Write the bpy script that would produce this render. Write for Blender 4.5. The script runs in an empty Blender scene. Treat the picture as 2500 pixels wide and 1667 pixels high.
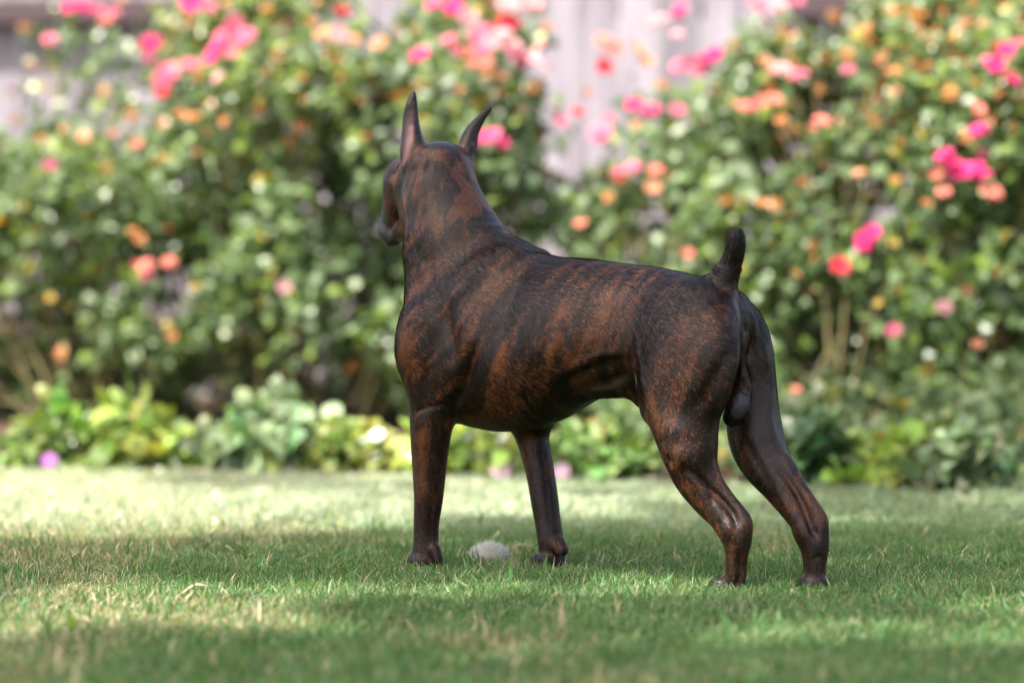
import bpy, math, random
import numpy as np
from mathutils import Vector, Matrix, Euler

rng = np.random.default_rng(7)
random.seed(7)
scene = bpy.context.scene
COL = scene.collection
sin, cos, pi = math.sin, math.cos, math.pi

# ------------------------------------------------------------------ camera, sky, sun, exposure
CAM_Z = 0.635
PITCH = 0.03237
FPX = 7770.0                      # focal length in pixels of the 2500 px wide photograph
cam_d = bpy.data.cameras.new('camera')
cam = bpy.data.objects.new('camera', cam_d)
COL.objects.link(cam)
cam.location = (0, 0, CAM_Z)
cam.rotation_euler = (pi / 2 - PITCH, 0, 0)
cam_d.sensor_width = 36
cam_d.lens = FPX / 2500 * 36
cam_d.clip_start = 0.1
cam_d.clip_end = 500
cam_d.dof.use_dof = True
cam_d.dof.focus_distance = 5.80
cam_d.dof.aperture_fstop = 1.7
scene.camera = cam

SUN_EL = math.radians(60)
SUN_AZ = math.radians(232)        # compass direction the light comes from, 0 = +Y, clockwise: behind the camera, left
world = bpy.data.worlds.new("World")
scene.world = world
world.use_nodes = True
wn = world.node_tree
bg = wn.nodes['Background']
sky = wn.nodes.new('ShaderNodeTexSky')
sky.sky_type = 'NISHITA'
sky.sun_disc = False
sky.sun_elevation = SUN_EL
sky.sun_rotation = SUN_AZ
sky.air_density = 1.0
sky.dust_density = 4.0
sky.ozone_density = 1.0
warm = wn.nodes.new('ShaderNodeVectorMath'); warm.operation = 'MULTIPLY'; warm.inputs[1].default_value = (1.12, 1.0, .88)
wn.links.new(sky.outputs[0], warm.inputs[0]); wn.links.new(warm.outputs[0], bg.inputs[0])
bg.inputs[1].default_value = 0.14
sun_d = bpy.data.lights.new('sun', 'SUN')
sun_d.energy = 4.2
sun_d.angle = math.radians(0.6)
sun_d.color = (1.0, 0.95, 0.87)
sun = bpy.data.objects.new('sun', sun_d)
COL.objects.link(sun)
SUNV = Vector((sin(SUN_AZ) * cos(SUN_EL), cos(SUN_AZ) * cos(SUN_EL), sin(SUN_EL)))   # towards the sun
sun.rotation_euler = SUNV.to_track_quat('Z', 'Y').to_euler()
sun.location = (-4, -6, 12)
scene.view_settings.view_transform = 'Standard'
scene.view_settings.look = 'None'
scene.view_settings.exposure = 1.93
scene.view_settings.gamma = 1
scene.view_settings.use_curve_mapping = False
scene.render.engine = 'CYCLES'
scene.cycles.use_denoising = True
scene.cycles.filter_width = 1.1
scene.cycles.max_bounces = 8
scene.cycles.transparent_max_bounces = 8

# ------------------------------------------------------------------ helpers
def cam_dir(u, v):
    """direction of the sight line through a point of the photograph (2500 x 1667)"""
    x = (u - 1250.0) / FPX
    y = -(v - 833.5) / FPX
    return np.array([x, cos(PITCH) + y * sin(PITCH), -sin(PITCH) + y * cos(PITCH)])

def at_depth(u, v, Y):
    d = cam_dir(u, v)
    return np.array([0, 0, CAM_Z]) + d * (Y / d[1])

def at_ground(u, v, z=0.0):
    d = cam_dir(u, v)
    return np.array([0, 0, CAM_Z]) + d * ((z - CAM_Z) / d[2])

def mesh_np(name, V, T, mats, cols=None, smooth=False, uv=None, quads=False, midx=None):
    n = 4 if quads else 3
    me = bpy.data.meshes.new(name)
    V = np.ascontiguousarray(V, dtype=np.float32); T = np.ascontiguousarray(T, dtype=np.int32)
    me.vertices.add(len(V)); me.vertices.foreach_set('co', V.ravel())
    me.loops.add(T.size); me.loops.foreach_set('vertex_index', T.ravel())
    me.polygons.add(len(T))
    me.polygons.foreach_set('loop_start', np.arange(0, T.size, n, dtype=np.int32))
    if smooth:
        me.polygons.foreach_set('use_smooth', np.ones(len(T), dtype=bool))
    else:
        me.polygons.foreach_set('use_smooth', np.zeros(len(T), dtype=bool))
    if midx is not None:
        me.polygons.foreach_set('material_index', np.asarray(midx, dtype=np.int32))
    for k, c in (cols or {}).items():
        c = np.asarray(c, dtype=np.float32)
        if c.ndim == 2:
            a = me.attributes.new(k, 'FLOAT_COLOR', 'POINT')
            a.data.foreach_set('color', np.concatenate([c, np.ones((len(c), 1), np.float32)], 1).ravel())
        else:
            a = me.attributes.new(k, 'FLOAT', 'POINT')
            a.data.foreach_set('value', c)
    me.update(calc_edges=True)
    for m in (mats if isinstance(mats, (list, tuple)) else [mats]):
        me.materials.append(m)
    return me

def link(name, data, parent=None):
    o = bpy.data.objects.new(name, data)
    COL.objects.link(o)
    if parent is not None:
        o.parent = parent
    return o

def tag(o, label=None, cat=None, group=None, kind=None):
    if label: o['label'] = label
    if cat: o['category'] = cat
    if group: o['group'] = group
    if kind: o['kind'] = kind
    return o

def empty(name, loc=(0, 0, 0), rz=0.0):
    o = bpy.data.objects.new(name, None)
    COL.objects.link(o); o.location = loc; o.rotation_euler = (0, 0, rz)
    o.empty_display_size = 0.1
    return o

def vnoise(x, y, z, seed=0):
    """cheap 3D value noise, 0..1"""
    xi = np.floor(x).astype(np.int64); yi = np.floor(y).astype(np.int64); zi = np.floor(z).astype(np.int64)
    xf = x - xi; yf = y - yi; zf = z - zi
    xf = xf * xf * (3 - 2 * xf); yf = yf * yf * (3 - 2 * yf); zf = zf * zf * (3 - 2 * zf)
    def h(a, b, c):
        n = (a * 374761393 + b * 668265263 + c * 2147483647 + seed * 974634777) & 0xffffffff
        n = ((n ^ (n >> 13)) * 1274126177) & 0xffffffff
        n = ((n ^ (n >> 16)) * 2246822519) & 0xffffffff
        return ((n ^ (n >> 15)) & 0xffffff) / float(0xffffff)
    r = 0
    for dx in (0, 1):
        for dy in (0, 1):
            for dz in (0, 1):
                w = (xf if dx else 1 - xf) * (yf if dy else 1 - yf) * (zf if dz else 1 - zf)
                r = r + w * h(xi + dx, yi + dy, zi + dz)
    return r

def fbm(x, y, z, seed=0, oct=3):
    s = 0; a = 1; t = 0
    for i in range(oct):
        s = s + a * vnoise(x * 2 ** i, y * 2 ** i, z * 2 ** i, seed + i * 17); t += a; a *= .55
    return s / t

def smoothstep(e0, e1, x):
    t = np.clip((x - e0) / (e1 - e0), 0, 1)
    return t * t * (3 - 2 * t)

def principled(name, base=(.5, .5, .5), rough=.6, spec=.5):
    m = bpy.data.materials.new(name); m.use_nodes = True
    nt = m.node_tree; b = nt.nodes['Principled BSDF']
    b.inputs['Base Color'].default_value = (*base, 1)
    b.inputs['Roughness'].default_value = rough
    b.inputs['Specular IOR Level'].default_value = spec
    return m, nt, b

def leafy(name, attr='col', rough=.45, spec=.5, trans=.35, tint=(1.25, 1.2, .55)):
    """leaf / blade: per-vertex colour, gloss and light shining through"""
    m, nt, b = principled(name, rough=rough, spec=spec)
    at = nt.nodes.new('ShaderNodeAttribute'); at.attribute_name = attr
    nz = nt.nodes.new('ShaderNodeTexNoise'); nz.inputs['Scale'].default_value = 60
    mp = nt.nodes.new('ShaderNodeMapRange'); mp.inputs[3].default_value = .8; mp.inputs[4].default_value = 1.2
    nt.links.new(nz.outputs[0], mp.inputs[0])
    mu = nt.nodes.new('ShaderNodeVectorMath'); mu.operation = 'SCALE'
    nt.links.new(at.outputs['Color'], mu.inputs[0]); nt.links.new(mp.outputs[0], mu.inputs[3])
    nt.links.new(mu.outputs[0], b.inputs['Base Color'])
    tl = nt.nodes.new('ShaderNodeBsdfTranslucent')
    mt = nt.nodes.new('ShaderNodeVectorMath'); mt.operation = 'MULTIPLY'; mt.inputs[1].default_value = tint
    nt.links.new(mu.outputs[0], mt.inputs[0]); nt.links.new(mt.outputs[0], tl.inputs[0])
    mx = nt.nodes.new('ShaderNodeMixShader'); mx.inputs[0].default_value = trans
    nt.links.new(b.outputs[0], mx.inputs[1]); nt.links.new(tl.outputs[0], mx.inputs[2])
    nt.links.new(mx.outputs[0], nt.nodes['Material Output'].inputs[0])
    return m

# ================================================================== DOG
# dog frame: a = forward along the spine, r = to the dog's right, z = up
TH = math.radians(38.0)
FW = np.array([-cos(TH), sin(TH), 0.0]); RT = np.array([sin(TH), cos(TH), 0.0])
DO = np.array([-0.046, 6.0, 0.0])
CAMP = np.array([0, 0, CAM_Z])

def to_dog(p):
    q = np.asarray(p) - DO
    return np.array([q @ FW, q @ RT, q[2]])

def P(u, v, r):
    d = cam_dir(u, v)
    t = (r - (CAMP - DO) @ RT) / (d @ RT)
    return to_dog(CAMP + d * t)

def Wd(u, v, Y):
    return to_dog(at_depth(u, v, Y))

def px(p):
    """metres per photo pixel at a point of the dog"""
    return (DO[1] + p[0] * FW[1] + p[1] * RT[1]) / FPX

H = 0.003
LO = np.array([-0.72, -0.24, -0.02]); HI = np.array([0.36, 0.26, 0.96])
NG = np.ceil((HI - LO) / H).astype(int)
GA = (LO[0] + H * np.arange(NG[0])).astype(np.float32)
GR = (LO[1] + H * np.arange(NG[1])).astype(np.float32)
GZ = (LO[2] + H * np.arange(NG[2])).astype(np.float32)
Fd = np.full(NG, 0.2, dtype=np.float32)

def box(lo, hi):
    i0 = np.clip(((np.asarray(lo) - LO) / H).astype(int), 0, NG - 1)
    i1 = np.clip(((np.asarray(hi) - LO) / H).astype(int) + 2, 1, NG)
    return tuple(slice(a, b) for a, b in zip(i0, i1))

def sub(sl):
    return GA[sl[0]][:, None, None], GR[sl[1]][None, :, None], GZ[sl[2]][None, None, :]

def add(sl, d, k):
    f = Fd[sl]
    h = np.maximum(k - np.abs(f - d), 0) / k
    Fd[sl] = np.minimum(f, d) - h * h * k * .25

def cut(sl, d, k):
    f = Fd[sl]; d = -d
    h = np.maximum(k - np.abs(f - d), 0) / k
    Fd[sl] = np.maximum(f, d) + h * h * k * .25

def seg(p0, r0, p1, r1, k=.02, flat=1.0, op=add):
    """tapered limb piece; flat > 1 thins it across the dog"""
    p0 = np.asarray(p0); p1 = np.asarray(p1)
    R = max(r0, r1) + k + .012
    sl = box(np.minimum(p0, p1) - R, np.maximum(p0, p1) + R)
    A, B, C = sub(sl)
    s = np.array([1, flat, 1.0])
    q0 = p0 * s; ab = (p1 - p0) * s; L = float(ab @ ab) + 1e-9
    x = A - q0[0]; y = B * flat - q0[1]; z = C - q0[2]
    t = np.clip((x * ab[0] + y * ab[1] + z * ab[2]) / L, 0, 1)
    d = np.sqrt((x - t * ab[0]) ** 2 + (y - t * ab[1]) ** 2 + (z - t * ab[2]) ** 2) - (r0 + t * (r1 - r0))
    if flat != 1.0:
        d = d / (1 + (flat - 1) * .5)
    op(sl, d.astype(np.float32), k)

def spline(q, n=5):
    """smooth curve through (a, r, z, radius) rows"""
    q = np.asarray(q, dtype=float)
    if len(q) < 3:
        return q
    e = np.vstack([2 * q[0] - q[1], q, 2 * q[-1] - q[-2]])
    out = []
    for i in range(1, len(e) - 2):
        p0, p1, p2, p3 = e[i - 1:i + 3]
        for t in np.linspace(0, 1, n, endpoint=False):
            out.append(.5 * (2 * p1 + (p2 - p0) * t + (2 * p0 - 5 * p1 + 4 * p2 - p3) * t * t + (3 * p1 - p0 - 3 * p2 + p3) * t ** 3))
    out.append(e[-2])
    return np.array(out)

def limb(q, k=.02, flat=1.0, op=add, soft=.002):
    """one continuous tube along a smooth curve, then blended once into the body"""
    q = spline(q); q[:, 3] = np.maximum(q[:, 3], .002)
    R = q[:, 3].max() + k + .014
    sl = box(q[:, :3].min(0) - R, q[:, :3].max(0) + R)
    A, B, C = sub(sl)
    D = None
    s = np.array([1, flat, 1.0])
    for i in range(len(q) - 1):
        q0 = q[i, :3] * s; ab = (q[i + 1, :3] - q[i, :3]) * s; L = float(ab @ ab) + 1e-9
        x = A - q0[0]; y = B * flat - q0[1]; z = C - q0[2]
        t = np.clip((x * ab[0] + y * ab[1] + z * ab[2]) / L, 0, 1)
        d = np.sqrt((x - t * ab[0]) ** 2 + (y - t * ab[1]) ** 2 + (z - t * ab[2]) ** 2) - (q[i, 3] + t * (q[i + 1, 3] - q[i, 3]))
        D = d if D is None else np.minimum(D, d)
    if flat != 1.0:
        D = D / (1 + (flat - 1) * .5)
    op(sl, D.astype(np.float32), k)

def chain(pts, k=.02, flat=1.0, op=add):
    """pts: (u, v, r, radius_px): photo pixels on the plane r of the dog"""
    q = []
    for (u, v, r, R) in pts:
        p = P(u, v, r); q.append((*p, R * px(p)))
    limb(q, k, flat, op)

def chainW(pts, k=.015, op=add):
    q = []
    for (u, v, Y, R) in pts:
        q.append((*Wd(u, v, Y), R * Y / FPX))
    limb(q, k, 1.0, op)

def paw(a, r, z, splay=0.0, s=1.0):
    """four toes and a pad on the ground; a, r = middle of the paw"""
    c, sn = cos(splay), sin(splay)
    def T(x, y, zz):
        return np.array([a + (x * c - y * sn) * s, r + (x * sn + y * c) * s, z + zz * s])
    seg(T(-.022, -.008, .020), .019 * s, T(-.022, .008, .020), .019 * s, .012)
    for y, x1, R in ((-.023, .012, .0115), (-.0085, .024, .013), (.0085, .024, .013), (.023, .012, .0115)):
        limb([(*T(-.025, y * .7, .028), R * s), (*T(x1 - .014, y, .026), (R + .001) * s), (*T(x1, y * 1.05, .012), R * s)], .007)

def ell(c, rad, k=.02, tilt=0.0, yaw=0.0, op=add):
    """ellipsoid at c (dog frame); tilt turns it in the a-z plane"""
    c = np.asarray(c); R = max(rad) + k + .012
    sl = box(c - R, c + R)
    A, B, C = sub(sl)
    x = A - c[0]; y = B - c[1]; z = C - c[2]
    if yaw:
        x, y = x * cos(yaw) + y * sin(yaw), -x * sin(yaw) + y * cos(yaw)
    if tilt:
        x, z = x * cos(tilt) + z * sin(tilt), -x * sin(tilt) + z * cos(tilt)
    k0 = np.sqrt((x / rad[0]) ** 2 + (y / rad[1]) ** 2 + (z / rad[2]) ** 2)
    k1 = np.sqrt((x / rad[0] ** 2) ** 2 + (y / rad[1] ** 2) ** 2 + (z / rad[2] ** 2) ** 2) + 1e-6
    op(sl, (k0 * (k0 - 1) / k1).astype(np.float32), k)

#@DOGSHAPE
# --- trunk: one generalised cylinder; stations (a, ztop, zbottom, half width)
ST = np.array([
    (.165, .525, .415, .030), (.15, .560, .365, .062), (.125, .590, .325, .090), (.09, .612, .298, .112), (.04, .626, .280, .130),
    (-.03, .626, .272, .143), (-.09, .614, .274, .147), (-.165, .599, .298, .143), (-.20, .598, .318, .137),
    (-.25, .595, .343, .126), (-.296, .591, .353, .113), (-.34, .587, .361, .102), (-.387, .583, .372, .096), (-.44, .575, .385, .096),
    (-.49, .562, .400, .090), (-.53, .545, .420, .074), (-.56, .52, .44, .050), (-.58, .50, .46, .030)])
def trunk():
    sl = box((-.63, -.18, .24), (.25, .18, .66))
    A, B, C = sub(sl)
    a = GA[sl[0]]
    x = ST[::-1]
    def ip(col):
        v = np.interp(a, x[:, 0], x[:, col])
        kk = np.exp(-np.linspace(-2, 2, 17) ** 2); kk /= kk.sum()
        return np.convolve(np.pad(v, 8, mode='edge'), kk, mode='valid').astype(np.float32)[:, None, None]
    zt, zb, w = ip(1), ip(2), ip(3)
    hc = (zt - zb) / 2; zc = (zt + zb) / 2
    zz = (C - zc) / hc
    ww = w * (1 - .10 * zz - .07 * zz * zz)            # barrel: widest under the middle
    n = 2.15
    rho = (np.abs(B / ww) ** n + np.abs(zz) ** n) ** (1 / n)
    d = (rho - 1) * np.minimum(w, hc) * .95
    end = np.maximum(a - .162, -.575 - a)[:, None, None]
    d = np.maximum(d, end)
    add(sl, d.astype(np.float32), .004)
trunk()
# withers and shoulder blades
chain([(1238, 606, .0, 22), (1160, 640, .0, 45)], .04)
chain([(1232, 632, -.050, 26), (1180, 672, -.078, 38), (1110, 740, -.092, 48), (1055, 820, -.100, 52)], .045, 1.25)
limb([(-.035, .052, .590, .026), (.02, .080, .54, .038), (.08, .088, .45, .045)], .035, 1.2)
chain([(1262, 613, .045, 20), (1322, 628, .045, 17)], .02)   # far shoulder blade showing over the back
# neck
chain([(1070, 428, .0, 80), (1080, 490, .0, 97), (1094, 550, .0, 104), (1108, 620, .0, 112), (1120, 680, .0, 116)], .05)
seg(P(1110, 640, 0), .085, (.04, 0, .50), .12, .04)
chain([(1128, 600, .0, 88), (1180, 660, .0, 68)], .06)
# brisket / fore chest
seg((.085, -.045, .42), .065, (.085, .045, .42), .065, .04)

# --- near (left) fore leg
chain([(1056, 790, -.10, 68), (1040, 862, -.104, 68), (1044, 930, -.10, 58), (1054, 1010, -.09, 49)], .025)
chain([(1160, 790, -.108, 40), (1120, 870, -.112, 52), (1085, 950, -.104, 46), (1076, 1000, -.096, 32)], .018, 1.25)   # triceps
chain([(1030, 760, -.096, 42), (1022, 800, -.108, 48), (1017, 858, -.110, 47), (1026, 900, -.108, 38)], .018)          # upper arm
chain([(1054, 1000, -.090, 50), (1053, 1035, -.088, 52), (1051, 1070, -.085, 49), (1049, 1110, -.082, 45), (1048, 1160, -.079, 40.5),
       (1046, 1220, -.077, 35.5), (1041, 1275, -.075, 31.5), (1040, 1318, -.074, 31), (1037, 1350, -.074, 32), (1033, 1375, -.073, 33)], .012)
chain([(1062, 1340, -.080, 14), (1069, 1366, -.080, 13)], .010)
chain([(1082, 985, -.092, 24), (1086, 1008, -.090, 20), (1082, 1040, -.088, 20)], .010)      # elbow
paw(.105, -.066, .0, 0.50, .98)

# --- far (right) fore leg
seg((.05, .085, .42), .06, P(1300, 1010, .082), .046, .03)
chain([(1292, 1010, .082, 46), (1296, 1047, .082, 44), (1304, 1086, .080, 39), (1314, 1130, .078, 36.5), (1322, 1171, .076, 34.5),
       (1330, 1224, .075, 34), (1337, 1272, .074, 32), (1343, 1311, .073, 32), (1344, 1345, .073, 29), (1342, 1378, .073, 28)], .012)
chain([(1362, 1328, .068, 20), (1374, 1342, .062, 14)], .008)                                  # carpal pad
paw(-.082, .080, .0, 0.50, .98)

# --- near (left) hind leg
chain([(1655, 770, -.040, 52), (1650, 820, -.064, 64), (1632, 885, -.086, 66), (1622, 950, -.096, 62), (1648, 1030, -.096, 64), (1672, 1090, -.088, 60)], .055, 1.1)
chain([(1715, 760, -.036, 52), (1738, 806, -.060, 60), (1745, 860, -.078, 62), (1728, 940, -.082, 58), (1708, 1010, -.080, 52), (1700, 1090, -.078, 46)], .035)
chain([(1562, 850, -.080, 12), (1574, 930, -.088, 14), (1590, 1000, -.090, 24)], .035, 1.3)      # flank fold
chain([(1668, 1050, -.090, 62), (1682, 1110, -.082, 63), (1701, 1166, -.074, 55), (1735, 1222, -.066, 44), (1766, 1258, -.062, 39),
       (1786, 1288, -.060, 37)], .012)
chain([(1722, 1130, -.074, 26), (1750, 1182, -.069, 21), (1784, 1226, -.063, 18), (1815, 1262, -.058, 17), (1821, 1286, -.057, 17), (1812, 1320, -.057, 20)], .008)
chain([(1794, 1288, -.060, 38), (1799, 1325, -.058, 33), (1799, 1355, -.058, 28), (1797, 1392, -.056, 26.5), (1791, 1440, -.055, 27)], .010)
paw(-.572, -.044, .0, 1.05, .88)

# --- far (right) hind leg
chain([(1784, 764, .050, 52), (1814, 806, .068, 57), (1829, 860, .074, 58), (1834, 930, .078, 60), (1838, 1010, .080, 66), (1849, 1080, .076, 68), (1870, 1130, .072, 60),
       (1903, 1178, .069, 50), (1937, 1228, .067, 42), (1966, 1270, .065, 38), (1980, 1295, .064, 38)], .014)
chain([(1912, 1130, .073, 26), (1948, 1186, .070, 21), (1976, 1226, .067, 19), (2001, 1262, .064, 18), (2006, 1286, .063, 18), (2000, 1318, .063, 22)], .008)
chain([(1976, 1296, .064, 40), (1988, 1335, .063, 35), (1989, 1365, .062, 30), (1989, 1400, .061, 27), (1989, 1430, .060, 27)], .010)
paw(-.684, .070, .0, 1.05, .88)

chain([(1690, 775, -.034, 58), (1695, 840, -.068, 66), (1690, 920, -.082, 60)], .05)      # fills the thigh between its two muscles
# --- rump and tail
ell((-.50, 0, .49), (.075, .070, .06), .03)
chain([(1740, 712, .0, 42), (1762, 688, .0, 36), (1780, 655, .0, 28.5), (1791, 625, .0, 25.5), (1796, 600, .0, 24.5), (1797, 581, .0, 22)], .014)
chain([(1780, 712, .0, 20), (1788, 735, .0, 15)], .012)
chain([(1790, 745, .0, 9), (1806, 770, .004, 7), (1822, 815, .010, 6)], .010)
# --- belly skin, sheath, scrotum
chain([(1440, 930, .0, 28), (1520, 925, .0, 28), (1570, 930, .0, 26)], .03)
chain([(1490, 938, .0, 13), (1540, 948, .0, 14), (1566, 984, .0, 12)], .03)
chain([(1806, 850, .012, 12), (1812, 900, .010, 13), (1814, 945, .002, 18)], .03)
chain([(1812, 950, -.004, 18), (1802, 990, -.020, 27), (1786, 1019, -.022, 22)], .014)

# --- head
chainW([(1080, 424, 6.09, 66), (1040, 428, 6.13, 66)], .02)
chainW([(1040, 428, 6.13, 64), (1002, 446, 6.165, 63)], .02)
chainW([(1118, 420, 6.10, 40), (1106, 470, 6.10, 48)], .02)
chainW([(1010, 450, 6.12, 46), (1015, 520, 6.11, 42)], .02)
chainW([(998, 446, 6.165, 60), (985, 500, 6.18, 52), (968, 545, 6.205, 40)], .014)
chainW([(946, 472, 6.185, 13), (950, 470, 6.18, 14)], .008)
chainW([(946, 540, 6.20, 20), (944, 566, 6.19, 21), (954, 585, 6.185, 17)], .006)
chainW([(955, 590, 6.185, 11), (940, 599, 6.19, 4)], .004)
chainW([(968, 575, 6.18, 16), (1010, 550, 6.12, 32)], .010)
chainW([(1100, 372, 6.09, 15), (1050, 370, 6.10, 14)], .02)
# ears
EAR_L = [(1010, 400, 6.075, 30), (1008, 372, 6.080, 32), (1006, 345, 6.09, 28), (1004, 318, 6.095, 23), (1003, 290, 6.10, 20), (1004, 265, 6.10, 16.5), (1008, 240, 6.105, 10.5), (1012, 223, 6.105, 4)]
EAR_R = [(1130, 394, 6.115, 28), (1138, 372, 6.12, 25), (1144, 350, 6.125, 22.5), (1150, 328, 6.13, 19), (1163, 305, 6.135, 14.5), (1180, 283, 6.14, 10), (1198, 264, 6.145, 5.5)]
chainW(EAR_L, .010)
chainW(EAR_R, .010)
# hollow of the ears
chainW([(980, 408, 6.040, 9), (986, 378, 6.043, 14), (991, 348, 6.055, 13), (995, 318, 6.068, 11), (997, 290, 6.078, 9), (1002, 262, 6.085, 6), (1007, 242, 6.092, 3)], .007, cut)
chainW([(1154, 392, 6.088, 6), (1156, 365, 6.092, 7), (1156, 340, 6.105, 5)], .005, cut)
# --- grooves between muscles
chain([(1150, 850, -.162, 7), (1140, 900, -.158, 9), (1128, 950, -.150, 11), (1116, 995, -.14, 12)], .018, 1.0, cut)
chain([(1120, 700, -.150, 6), (1060, 790, -.172, 7)], .02, 1.0, cut)
chain([(1085, 760, -.176, 12), (1100, 840, -.178, 10)], .025, 1.0, cut)
chain([(1708, 1120, -.122, 5), (1730, 1160, -.116, 7), (1765, 1208, -.106, 7), (1790, 1250, -.098, 9), (1797, 1280, -.096, 7)], .010, 1.0, cut)
chain([(1905, 1150, .022, 5), (1935, 1195, .026, 7), (1968, 1245, .034, 8), (1985, 1280, .038, 8), (1992, 1300, .042, 5)], .010, 1.0, cut)
chain([(1760, 960, -.138, 7), (1738, 1010, -.134, 8), (1722, 1060, -.130, 5)], .02, 1.0, cut)
chain([(1100, 700, -.150, 4), (1160, 660, -.13, 4)], .02, 1.0, cut)
chain([(1062, 1260, -.108, 7), (1060, 1320, -.106, 8)], .012, 1.0, cut)
chain([(1802, 1360, -.10, 6), (1800, 1430, -.09, 6)], .01, 1.0, cut)
#@ENDSHAPE
Fd[:, :, :int((0.004 - LO[2]) / H)] = np.maximum(Fd[:, :, :int((0.004 - LO[2]) / H)], .01)
# light smoothing of the field
for ax in range(3):
    Fd = (np.roll(Fd, 1, ax) + 2 * Fd + np.roll(Fd, -1, ax)) * .25
import openvdb
_g = openvdb.FloatGrid(0.2)
_g.copyFromArray(Fd)
_pts, _quads = _g.convertToQuads(0.0)
DV = np.asarray(_pts, dtype=np.float64) * H + LO
DQ = np.asarray(_quads, dtype=np.int64)
del _g, Fd
# keep the largest connected piece
def largest(V, Q):
    lab = np.arange(len(V))
    while True:
        m = lab[Q].min(1)
        new = lab.copy()
        for c in range(4):
            np.minimum.at(new, Q[:, c], m)
        new = new[new]
        if (new == lab).all():
            break
        lab = new
    ids, cnt = np.unique(lab, return_counts=True)
    best = ids[cnt.argmax()]
    keep = lab == best
    mp = np.cumsum(keep) - 1
    Q = Q[keep[Q[:, 0]]]
    return V[keep], mp[Q], len(ids)
DV, DQ, _n = largest(DV, DQ)
print('dog verts', len(DV), 'pieces', _n)
#@DOGMESH
def normals(V, Q):
    n = np.cross(V[Q[:, 2]] - V[Q[:, 0]], V[Q[:, 3]] - V[Q[:, 1]])
    N = np.zeros_like(V)
    for c in range(4):
        np.add.at(N, Q[:, c], n)
    return N / (np.linalg.norm(N, axis=1, keepdims=True) + 1e-12)

_n = normals(DV, DQ)
_c = DV.mean(0)
if ((DV - _c) * _n).sum(1).mean() < 0:
    DQ = DQ[:, ::-1].copy(); _n = -_n
DN = _n

def on_skin(u, v):
    """point of the dog's skin nearest the camera on that sight line"""
    i = np.where((np.abs(_U - u) < 4) & (np.abs(_Vv - v) < 4))[0]
    if len(i) == 0:
        i = np.array([np.argmin((_U - u) ** 2 + (_Vv - v) ** 2)])
    return DV[i[np.argmin(_Yd[i])]]

_wp = DO + DV[:, :1] * FW + DV[:, 1:2] * RT + DV[:, 2:] * np.array([0, 0, 1])
_rel = _wp - CAMP
_yd = _rel[:, 1] * cos(PITCH) - _rel[:, 2] * sin(PITCH)
_U = 1250 + FPX * _rel[:, 0] / _yd
_Vv = 833.5 - FPX * (_rel[:, 1] * sin(PITCH) + _rel[:, 2] * cos(PITCH)) / _yd
_Yd = _yd
disp = np.zeros(len(DV))
def stroke(pts, amp, w):
    """sculpt a ridge (amp > 0) or a groove along the skin"""
    global disp
    s = np.array([on_skin(u, v) for u, v in pts])
    q = spline(np.column_stack([s, np.zeros(len(s))]), 12)[:, :3]
    lo, hi = q.min(0) - 3 * w, q.max(0) + 3 * w
    i = np.where(((DV > lo) & (DV < hi)).all(1))[0]
    e = np.ones(len(q)); m = max(2, len(q) // 5)
    e[:m] = np.linspace(.15, 1, m); e[-m:] = np.linspace(1, .15, m)
    best = np.zeros(len(i))
    for p, k in zip(q, e):
        g = k * np.exp(-((DV[i] - p) ** 2).sum(1) / (w * w))
        best = np.maximum(best, g)
    disp[i] += amp * best
stroke([(1152, 840), (1140, 900), (1124, 950), (1108, 992)], -.011, .010)
stroke([(1072, 755), (1090, 800), (1100, 850), (1096, 890)], -.005, .017)
stroke([(1200, 640), (1140, 690), (1092, 742)], .004, .014)
stroke([(1000, 770), (990, 820), (988, 862)], .004, .017)
stroke([(1130, 780), (1135, 830), (1110, 900)], .004, .016)
stroke([(1006, 1012), (1040, 996), (1075, 990), (1100, 1000)], -.0028, .006)
stroke([(1020, 1040), (1060, 1018), (1096, 1024)], .001, .009)
stroke([(1000, 560), (1010, 620), (1008, 660)], -.003, .007)

stroke([(950, 432), (962, 412), (968, 402)], -.006, .006)
stroke([(1620, 1090), (1650, 1120), (1640, 1150)], .003, .010)
stroke([(1700, 700), (1745, 730), (1775, 770)], -.002, .014)
stroke([(1030, 900), (1040, 950), (1046, 985)], -.002, .012)
stroke([(1064, 1200), (1060, 1260), (1058, 1325)], -.004, .006)
stroke([(1030, 1060), (1035, 1150), (1030, 1240)], .002, .009)
stroke([(1330, 1080), (1336, 1180), (1348, 1290)], -.0025, .008)
stroke([(1672, 1140), (1700, 1160), (1732, 1190), (1768, 1228), (1794, 1262), (1795, 1302)], -.0075, .007)
stroke([(1738, 1198), (1737, 1235), (1752, 1290), (1760, 1320)], -.0025, .006)
stroke([(1650, 1090), (1690, 1130), (1700, 1170)], .003, .012)
stroke([(1905, 1140), (1935, 1186), (1962, 1230), (1984, 1282), (1996, 1312)], -.0075, .007)
stroke([(1868, 1070), (1896, 1130), (1905, 1160)], -.003, .012)
stroke([(1880, 1180), (1915, 1225), (1945, 1290)], .002, .009)
stroke([(1786, 838), (1762, 900), (1728, 955), (1700, 1000)], -.006, .015)
stroke([(1800, 860), (1790, 910), (1765, 970), (1745, 1020)], .004, .010)
stroke([(1640, 700), (1690, 740), (1730, 800)], -.0025, .018)
stroke([(1546, 800), (1554, 860), (1562, 910), (1575, 975)], .0028, .008)
stroke([(1350, 962), (1410, 918), (1470, 890), (1540, 878)], -.004, .011)
stroke([(1330, 940), (1400, 895), (1460, 868), (1520, 858)], .0035, .009)
stroke([(1440, 940), (1500, 925), (1550, 925)], -.003, .010)
for k in range(5):
    x = 1235 + 42 * k
    stroke([(x + 40, 740 + 6 * k), (x + 14, 830), (x - 20, 930 - 6 * k)], -.0013, .008)
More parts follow.
